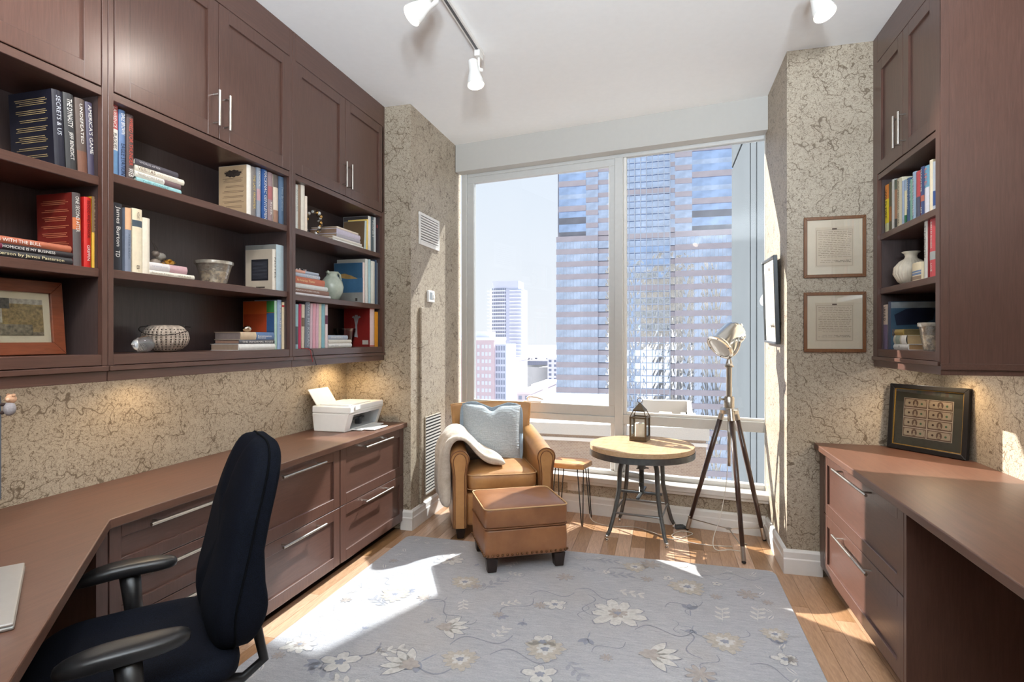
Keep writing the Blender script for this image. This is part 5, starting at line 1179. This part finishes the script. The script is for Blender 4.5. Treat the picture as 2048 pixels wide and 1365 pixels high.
mb = MB(); a_ = [(.006*math.cos(2*PI*k/20), .006*math.sin(2*PI*k/20)) for k in range(20)]; mb.add([(.2565, .10+y, .112+z) for y, z in a_], [tuple(range(20))]); mb.build('badge', mat((150, 160, 172), .4), pr)
# ================================================================== monitor, laptop, toy
mo = thing('monitor', 'dark grey computer monitor at the left edge of the desk', 'monitor', (-2.02, 1.05, .7685), R(62))
MB().lathe([(.10, 0), (.10, .008), (.03, .012), (.02, .02), (.02, .16)], 24).build('stand', mat((70, 74, 80), .4, .5), mo, 40)
MB().box(-.27, .27, -.03, .004, .10, .425).build('screen', mat((84, 92, 104), .35, 0, .02), mo, False, .004); MB().box(-.26, .26, -.0312, -.0301, .11, .415).build('display', mat((30, 34, 44), .12), mo)
rp_ = onX(9, 900, -1.99); mo.location = (rp_.x-.27*math.cos(R(62))-.01, rp_.y-.27*math.sin(R(62))-.005, .7685)
ty = thing('plush_toy', 'tiny brown and grey animal figure clinging to the monitor edge', 'toy', (onX(19, 830, -1.965).x, onX(19, 830, -1.965).y, 1.128))
mt1, mt2, mt3 = mat((206, 160, 128), .9, 0, .15, 200), mat((156, 150, 152), .9, 0, .15, 200), mat((60, 44, 40), .9)
MB().ball((0, 0, .022), .020, 14, (.9, .8, 1.1)).build('body', mt2, ty, True); h_ = MB().ball((0, .004, .052), .0145, 14).build('head', mt1, ty, True)
for s in (-1, 1): MB().ball((s*.011, .004, .064), .0055, 8).build('ear', mt1, h_, True)
MB().ball((.010, -.011, .052), .005, 8).build('muzzle', mat((226, 190, 160), .9), h_, True)
for z_, dz in ((.036, 0), (.014, -.004)):
    for s in (0, .008): MB().tube([(-.004, -.008+s, z_), (-.016, -.018+s, z_+dz), (-.024, -.022+s, z_+dz)], [.0055, .005, .0045], 8).build('limb', mt3, ty, True)
lp = thing('laptop', 'closed silver laptop on the left corner desk', 'laptop', (-1.61, 1.094, .7688), math.atan2(-.24, .322))
MB().box(0, .40, -.26, 0, 0, .008).build('base', mat((176, 174, 172), .35, .8, .02), lp, False, .003, None, 2); MB().box(0.001, .399, -.259, -.001, .0085, .0155).build('lid', mat((192, 188, 184), .38, .75, .02), lp, False, .003, None, 2)
# ================================================================== office chair
oc = thing('office_chair', 'black fabric ergonomic office chair at the corner desk', 'office chair', (-1.405, 1.225, 0), R(-41.3))
def fabric():
    m, t, b = base('black_fabric', lin((34, 38, 48)), .85); co = node(t, 'TexCoord').outputs['Object']
    n = node(t, 'TexNoise', {'Vector': co}, Scale=420., Detail=2.).outputs['Fac']
    t.links.new(ramp(t, n, [(.35, lin((5, 7, 12))), (.65, lin((17, 21, 33)))]), b.inputs['Base Color'])
    bp = node(t, 'Bump', {'Height': n}, Strength=.4, Distance=.001); t.links.new(bp.outputs[0], b.inputs['Normal']); b.inputs['Specular IOR Level'].default_value = .12; return m
M_FAB = fabric(); M_PLA = mat((30, 29, 30), .36, 0, .05)
def seatf(x, y, z): return (x*(1-.06*(y < 0)*(-y/.25)), y, z+.012*(x/.25)**2-(.035*max(0, (-y-.12)/.13)**2))
MB().pillow(.51, .50, .095, .4, .55, 44, 14, (0, -.0, .49), seatf).build('seat', M_FAB, oc, True)
def backf(x, y, z):
    v = (z+.28)/.56
    y2 = y+.13*(v-.15)**1.0*.75-.05*math.sin(PI*v)*.6+.028*math.exp(-((v-.22)/.16)**2)*(1 if y > 0 else -.6)
    wide = 1-.16*v+.05*math.sin(PI*v)
    groove = -.022*math.exp(-(x/.035)**2)*(1 if y < 0 else 0)
    return (x*wide, y2-groove-.35*x*x*(-1), z)
MB().pillow(.47, .57, .105, .5, .42, 56, 20, (0, .235, .79), lambda x, y, z: backf(x, z, y)).build('backrest', M_FAB, oc, True)
seam = []
for k in range(60):
    a = 2*PI*k/60; x = .235*math.copysign(abs(math.cos(a))**.5, math.cos(a)); z = .285*math.copysign(abs(math.sin(a))**.5, math.sin(a))
    p = backf(x, 0, z); seam.append((p[0]*1.004, p[1]+.235, p[2]+.79))
MB().tube(seam, .0035, 6, True).build('seam', mat((6, 7, 10), .9, 0, .05, 30, 0, Specular_IOR_Level=.1), oc, True)
for s in (-1, 1):
    ap = MB().pillow(.085, .27, .042, .75, .6, 28, 12, (s*.285, -.015, .645), lambda x, y, z: (x+.02*(y/.13)**2*(-s)*.6, y, z-.016*(max(0, -y)/.13)**2)).build('armrest', M_PLA, oc, True)
    MB().tube([(s*.285, -.01, .63), (s*.29, .0, .52), (s*.275, .01, .44), (s*.18, .01, .425)], [.03, .026, .024, .022], 12).build('arm_post', M_PLA, oc, True)
    MB().tube([(s*.085, .17, .42), (s*.10, .26, .40), (s*.105, .315, .44), (s*.095, .30, .52), (s*.08, .27, .58)], [.014]*5, 10).build('back_bar', M_PLA, oc, True)
MB().box(-.15, .15, -.14, .16, .405, .442).build('mechanism', M_PLA, oc, False, .01, None, 2)
MB().cyl((0, 0, .11), (0, 0, .41), .028, .024, 20).build('gas_lift', M_PLA, oc, 40)
for k in range(5):
    a = 2*PI*k/5+.3; d = Vector((math.cos(a), math.sin(a), 0)); lg = MB().tube([(0, 0, .10), d*.16+Vector((0, 0, .095)), d*.30+Vector((0, 0, .075))], [.028, .024, .017], 10).build('base_spoke', M_PLA, oc, True)
    n_ = Vector((-d.y, d.x, 0)); cst = d*.30+Vector((0, 0, .029)); zf = RZ+.002
    MB().tube([cst-n_*.02+Vector((0, 0, zf)), cst+n_*.02+Vector((0, 0, zf))], .0275, 16).build('caster', M_PLA, lg, 40)
# ================================================================== the city beyond the glass
GZ = -135.
def refl(name, col, rough=.06, bump=.0, scale=.12):
    m, t, b = base(name, lin(col), rough, .9)
    co = node(t, 'TexCoord').outputs['Object']; n = node(t, 'TexNoise', {'Vector': scaled(t, co, (1, 1, .5))}, Scale=scale, Detail=3., Distortion=1.).outputs['Fac']
    bp = node(t, 'Bump', {'Height': n}, Strength=bump, Distance=1.2); t.links.new(bp.outputs[0], b.inputs['Normal'])
    n2 = node(t, 'TexNoise', {'Vector': co}, Scale=.25, Detail=3.).outputs['Fac']
    L = lin(col); t.links.new(ramp(t, n2, [(.35, tuple(c*.8 for c in L)), (.65, tuple(min(1, c*1.12) for c in L))]), b.inputs['Base Color']); return m
# ---- big banded glass tower
YT = 176.
def TX(px): return onY(px, 678, YT).x
def TZ(py, px=1280): return onY(px, py, YT).z
gt = thing('glass_tower', 'tall blue glass office tower with pale stone bands', 'tower', ((TX(1113)+TX(1500))/2, YT+20, GZ)); ga = tuple(gt.location)
M_STONE = mat((208, 196, 198), .8, 0, .06, .4); M_BLUE = refl('tower_glass', (206, 220, 244), .05, .35); M_BLUE2 = refl('tower_glass_deep', (186, 208, 242), .05, .25); M_MULL = mat((206, 214, 226), .5, .3, .03, 1); M_PLANT = mat((140, 140, 146), .6, 0, .15, .3)
MB().box(TX(1115), TX(1560), YT+.6, YT+40, GZ, 75).build('core', mat((150, 152, 164), .6, 0, .05, .2), gt, False, 0, ga)
FH = 3.95; zh = TZ(467)                                  # height of the setback line
def band(name, x0, x1, y, z0, z1, m): return MB().box(x0, x1, y, y+.8, z0, z1).build(name, m, gt, False, 0, ga)
shared = {}
def inst(name, x0, x1, y, z0, h, m):
    k = (name, round(x0, 2), round(x1, 2), round(h, 2), m.name)
    if k not in shared: shared[k] = MB().box(0, x1-x0, 0, .8, 0, h).mesh(name)
    o = obj(name, shared[k], m, gt); o.location = (x0-ga[0], y-ga[1], z0-ga[2]); return o
xa, xb, xc, xd, xe, xf, xg, xh = [TX(v) for v in (1113, 1118, 1172, 1196, 1243, 1340, 1350, 1452)]
xz = TX(1545)
z = zh; i = 0
while z > TZ(1010):                                      # below the setback: a stone band and a window strip per floor
    for x0, x1 in ((xa, xd), (xg, xz)):
        inst('stone_band', x0, x1, YT-.5, z-FH*.42, FH*.42, M_STONE); inst('window_strip', x0+.1, x1-.1, YT-.25, z-FH, FH*.58, M_BLUE)
    inst('corner_band', xd, xe-1.2, YT+.2, z-FH*.42, FH*.35, M_STONE); inst('corner_band', xf, xg, YT+.2, z-FH*.42, FH*.35, M_STONE); inst('window_strip', xd, xg, YT+.4, z-FH, FH*.6, M_BLUE)
    if i % 4 == 0: inst('stone_band', xe-1.2, xf, YT-.1, z-FH*.4, FH*.4, M_STONE)
    else: inst('window_strip', xe-1.2, xf, YT+.15, z-FH*.45, FH*.45, M_BLUE2)
    z -= FH; i += 1
z = zh; i = 0
while z < 78:
    for x0, x1, side in ((xb, xc, 0), (TX(1384), xz, 1)):
        if i == 0: inst('louvre_strip', x0, x1, YT-.1, z, FH*.36, M_PLANT)
        if i == 1: inst('louvre_strip', x0, x1, YT-.1, z, FH*.5, M_PLANT)
        inst('window_strip', x0, x1, YT+.1, z+FH*.36, FH*.64, M_BLUE2)
        if i % 2 == 0 and i > 1: inst('stone_band', x0, x1, YT-.4, z, FH*.42, M_STONE)
        elif i > 1: inst('window_strip', x0, x1, YT+.1, z, FH*.36, M_BLUE)
    for x0, x1 in ((xc, xd), (xg, TX(1384))):
        inst('window_strip', x0, x1, YT-.1, z, FH*.62, M_BLUE); inst('stone_band', x0, x1, YT-.4, z+FH*.62, FH*.38, M_STONE)
    inst('corner_band', xd, xe-1.2, YT+.2, z, FH*.35, M_STONE); inst('corner_band', xf, xg, YT+.2, z, FH*.35, M_STONE); inst('window_strip', xd, xg, YT+.4, z, FH, M_BLUE)
    if i % 4 == 3: inst('stone_band', xe-1.2, xf, YT-.1, z, FH*.4, M_STONE)
    z += FH; i += 1
mb = MB(); zl, zt = TZ(1010), 77
for x in [xe-1.2+(xf-xe+1.2)*k/9 for k in range(10)]: mb.box(x-.12, x+.12, YT-.25, YT-.1, zl, zt)
z = zh-40*FH
while z < 77: mb.box(xe-1.2, xf, YT-.2, YT-.1, z-.1, z+.1); z += FH/2
o = mb.build('mullion_grid', M_MULL, gt, False, 0, ga); o['kind'] = 'stuff'
mb = MB()
for x0, x1, n in ((xa, xd, 12), (xg, xz, 24)):
    for k in range(n+1): x = x0+(x1-x0)*k/n; mb.box(x-.05, x+.05, YT-.3, YT-.2, zl, zh)
o = mb.build('mullions', M_MULL, gt, False, 0, ga); o['kind'] = 'stuff'
# ---- haze-paled residential tower with balconies
def at_px(px, py, Y): return onY(px, py, Y)
YR = 470.
a, b = at_px(980, 590, YR), at_px(1043, 590, YR); top = at_px(980, 563, YR).z
rt = thing('residential_tower', 'haze-paled distant residential tower with stacked balconies', 'tower', ((a.x+b.x)/2, YR, GZ)); ra = tuple(rt.location)
M_HZ1, M_HZ2, M_HZ3 = mat((226, 228, 238), .9, 0, .03, .05), mat((212, 216, 228), .6, 0, .06, .1), mat((250, 250, 252), .9, 0, .02, .05)  # distance haze put into these pale base colours
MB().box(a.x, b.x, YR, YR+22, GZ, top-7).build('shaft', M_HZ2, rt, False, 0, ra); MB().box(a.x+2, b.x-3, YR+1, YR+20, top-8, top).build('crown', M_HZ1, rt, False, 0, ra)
mb = MB(); z = top-9
while z > -60: mb.box(a.x-2, a.x+14, YR-1.8, YR, z, z+.9); mb.box(a.x+18, b.x+2, YR-1.8, YR, z, z+.9); z -= 3.1
o = mb.build('balconies', M_HZ3, rt, False, 0, ra); o['kind'] = 'stuff'
mb = MB(); z = top-9
while z > -60:
    for x in range(7): mb.box(a.x+2+x*1.9, a.x+3+x*1.9, YR-.2, YR, z+1, z+2.8)
    z -= 3.1
o = mb.build('windows', mat((140, 146, 160), .4), rt, False, 0, ra); o['kind'] = 'stuff'
# ---- brick apartment block on the left
YB2 = 250.
a, b, c2 = at_px(944, 663, YB2), at_px(988, 663, YB2), at_px(1010, 663, YB2); topb = a.z
bb = thing('brick_block', 'rosy brick apartment block at the left of the window view', 'building', (a.x, YB2, GZ)); ba = tuple(bb.location)
M_ROSE = mat((222, 200, 200), .9, 0, .05, .2)  # brick colour lightened to carry the haze of distance
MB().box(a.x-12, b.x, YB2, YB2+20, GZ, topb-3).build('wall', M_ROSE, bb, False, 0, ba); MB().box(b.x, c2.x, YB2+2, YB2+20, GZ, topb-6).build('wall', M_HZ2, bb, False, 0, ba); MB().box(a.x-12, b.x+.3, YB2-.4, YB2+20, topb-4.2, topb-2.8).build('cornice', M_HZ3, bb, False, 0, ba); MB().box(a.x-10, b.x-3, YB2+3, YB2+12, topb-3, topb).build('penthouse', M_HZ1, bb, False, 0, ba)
wm = MB().box(0, 1.1, -.15, .1, 0, 1.7).mesh('window'); wm.materials.append(mat((232, 234, 238), .4, 0, .02))
z = topb-8
while z > -42:
    for x in (1.2, 3.0, 5.2, 6.9, 8.6): o = obj('window', wm, None, bb); o.location = (a.x-ba[0]+x-.4, 0, z-ba[2])
    z -= 3.4
mb = MB(); z = topb-9
while z > -45:
    for k in range(4): mb.box(b.x+.4+k*1.2, b.x+1.1+k*1.2, YB2+1.85, YB2+2.02, z, z+2.2)
    z -= 3.2
o = mb.build('window_grid', mat((150, 158, 174), .4), bb, False, 0, ba); o['kind'] = 'stuff'
# ---- blocks and ground with distance haze put into their colours, white dome, low city
BOXES = []
def block(name, label, x0, x1, yt, Y, dep, col, rows=0, col2=(150, 156, 170), cat='building'):
    a, b = at_px(x0, yt, Y), at_px(x1, yt, Y); t = thing(name, label, cat, ((a.x+b.x)/2, Y, GZ)); A = tuple(t.location); BOXES.append((a.x-2, b.x+2, Y-2, Y+dep+2))
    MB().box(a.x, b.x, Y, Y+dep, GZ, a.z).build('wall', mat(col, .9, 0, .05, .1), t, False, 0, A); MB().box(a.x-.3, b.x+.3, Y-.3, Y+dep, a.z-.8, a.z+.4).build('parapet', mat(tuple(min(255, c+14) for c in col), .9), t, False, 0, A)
    if rows:
        mb = MB(); n = max(2, int((b.x-a.x)/3)); 
        for r in range(rows):
            for k in range(n): w = (b.x-a.x)/n; mb.box(a.x+w*(k+.25), a.x+w*(k+.75), Y-.15, Y, a.z-3.4*(r+1), a.z-3.4*(r+1)+1.8)
        o = mb.build('windows', mat(col2, .4), t, False, 0, A); o['kind'] = 'stuff'
    return t
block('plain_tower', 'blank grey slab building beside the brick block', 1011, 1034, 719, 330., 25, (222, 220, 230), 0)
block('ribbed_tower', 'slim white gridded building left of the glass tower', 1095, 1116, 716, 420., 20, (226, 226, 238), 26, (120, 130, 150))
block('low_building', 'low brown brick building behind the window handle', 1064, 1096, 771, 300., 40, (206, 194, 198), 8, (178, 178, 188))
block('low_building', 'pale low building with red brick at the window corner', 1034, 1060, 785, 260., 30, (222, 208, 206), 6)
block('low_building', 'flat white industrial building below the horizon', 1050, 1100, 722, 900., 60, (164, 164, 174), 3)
d = at_px(1090, 745, 520.); dm = thing('domed_hall', 'white domed hall roof among the low buildings', 'building', (d.x, 540., GZ)); 
MB().lathe([(26, 0), (26, 112-.0+(d.z+0)*0), (24, GZ*0+106), (15, 110), (.5, 112)], 28).build('roof', mat((130, 129, 128), .8), dm, 40); dm.scale = (1, 1, (d.z+5-GZ)/112)
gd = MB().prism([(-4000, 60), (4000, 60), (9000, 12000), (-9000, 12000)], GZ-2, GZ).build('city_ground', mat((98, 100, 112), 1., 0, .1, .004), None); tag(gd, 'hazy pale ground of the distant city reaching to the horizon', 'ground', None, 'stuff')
BOXES += [(rt.location.x-20, rt.location.x+20, YR-4, YR+24), (bb.location.x-14, bb.location.x+20, YB2-2, YB2+22), (d.x-32, d.x+32, 505, 575)]
rr = random.Random(21); mb = MB()
for k in range(1500):
    Y = 260+(rr.random()**1.6)*3400; x = (-.35+.42*rr.random())*Y-20
    if Y < 620 and at_px(1024, 678, Y).x*0+abs(x-d.x) < 60 and abs(Y-540) < 60: continue
    w, dp, h = 6+16*rr.random(), 8+20*rr.random(), 6+12*rr.random()+(18*rr.random() if rr.random() < .06 else 0)
    if any(x < q[1] and x+w > q[0] and Y < q[3] and Y+dp > q[2] for q in BOXES): continue
    mb.box(x, x+w, Y, Y+dp, GZ, GZ+h)
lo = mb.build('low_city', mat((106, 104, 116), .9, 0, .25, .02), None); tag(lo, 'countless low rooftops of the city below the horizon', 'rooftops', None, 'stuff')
# ---- near brick building just below the window
nb = thing('brick_building', 'pale brick building with white roof parapet just below the window', 'building', (-3, 22, -30)); na = tuple(nb.location)
def brickm():
    m, t, b = base('pale_brick', (.6, .5, .45), .9); co = node(t, 'NewGeometry').outputs['Position']
    v = node(t, 'CombineXYZ'); s = node(t, 'SeparateXYZ', {0: co}); t.links.new(s.outputs[0], v.inputs[0]); t.links.new(s.outputs[2], v.inputs[1])
    br = node(t, 'TexBrick', {'Vector': v.outputs[0]}, Color1=(*lin((190, 172, 160)), 1), Color2=(*lin((176, 156, 146)), 1), Mortar=(*lin((206, 198, 188)), 1), Scale=4.5)
    br.inputs['Mortar Size'].default_value = .02
    t.links.new(br.outputs[0], b.inputs['Base Color']); return m
MBR = brickm(); z1 = onY(1217, 850, 21.).z; x1 = onY(1412, 870, 21.).x
MB().box(-16, x1, 21, 22, -30, z1-.4).build('wall', MBR, nb, False, 0, na)
zb = onY(1217, 885, 21.).z; MB().box(-16, x1+.05, 20.9, 21, zb, zb+.12).build('string_course', M_HZ3, nb, False, 0, na)
MB().box(-16, x1-.1, 22, 40, -30, z1-3.4).build('roof_deck', mat((150, 150, 156), .9, 0, .1, .4), nb, False, 0, na)
MB().box(-16, x1+.1, 20.8, 21.5, z1-.4, z1+.02).build('parapet', mat((222, 222, 222), .8), nb, False, 0, na)
zt2 = onY(1160, 797, 38.).z
MB().box(onY(1098, 800, 38.).x, onY(1216, 800, 38.).x, 38, 39, -6, zt2).build('roof_wall', mat((226, 228, 238), .8), nb, False, 0, na); MB().box(onY(1098, 800, 38.).x, onY(1216, 800, 38.).x, 37.8, 39.2, zt2, zt2+.2).build('coping', mat((222, 222, 222), .8), nb, False, 0, na)
# terrace on the right with white parapet
tr = thing('roof_terrace', 'white-walled roof terrace beyond the lantern', 'terrace', (onY(1340, 820, 34.).x, 36, -30)); ta = tuple(tr.location); M_TW = mat((170, 166, 160), .85)
x0, x1_, x2 = onY(1292, 810, 34.).x, onY(1388, 810, 34.).x, 0
zt3 = onY(1340, 802, 40.).z
MB().box(onY(1285, 810, 40.).x, onY(1380, 810, 40.).x, 40, 40.6, -30, zt3).build('far_wall', M_TW, tr, False, 0, ta)
MB().add([(onY(1374, 805, 40.).x, 40, zt3), (onY(1382, 805, 40.).x, 40, zt3), (onY(1391, 838, 27.).x, 27, zt3), (onY(1377, 838, 27.).x, 27, zt3), (onY(1374, 805, 40.).x, 40, -30), (onY(1382, 805, 40.).x, 40, -30), (onY(1391, 838, 27.).x, 27, -30), (onY(1377, 838, 27.).x, 27, -30)], [(0, 1, 2, 3), (7, 6, 5, 4), (0, 4, 5, 1), (1, 5, 6, 2), (2, 6, 7, 3), (3, 7, 4, 0)]).build('side_wall', M_TW, tr, False, 0, ta)
MB().box(onY(1285, 810, 40.).x, onY(1376, 810, 34.).x, 27, 40, -30, zt3-1.6).build('deck', mat((112, 106, 98), .9, 0, .06, .5), tr, False, 0, ta)
for px_, w in ((1318, .8), (1362, .9), (1371, .5)): xx = onY(px_, 825, 37.).x; MB().box(xx, xx+w, 37, 37.9, zt3-1.6, zt3-.5).build('roof_unit', mat((196, 184, 168), .7), tr, False, .03, ta)

# ---- the tower this room is in: only its outer face, which the glass tower across the street mirrors
hm = thing('home_tower', 'cream outer facade of the tower this room belongs to', 'tower', (0, 4.6, GZ)); ha_ = tuple(hm.location); M_HOME = mat((118, 106, 88), .8, 0, .05, .3)
for x0, x1, z0, z1 in ((-24, -2.42, GZ, 44), (1.66, 20, GZ, 44), (-2.42, 1.66, 3.19, 44), (-2.42, 1.66, GZ, -.14)): MB().box(x0, x1, 4.0, 4.33, z0, z1).build('facade_slab', M_HOME, hm, False, 0, ha_)
mb = MB(); z = GZ+4
while z < 42:
    for k in range(14):
        x = -23+k*3.1
        if not (-5 < x < 2.2 and -4 < z < 4): mb.box(x, x+1.9, 4.331, 4.40, z, z+2.1)
    z += 3.3
o = mb.build('windows', refl('home_glass', (60, 72, 92), .1), hm, False, 0, ha_); o['kind'] = 'stuff'
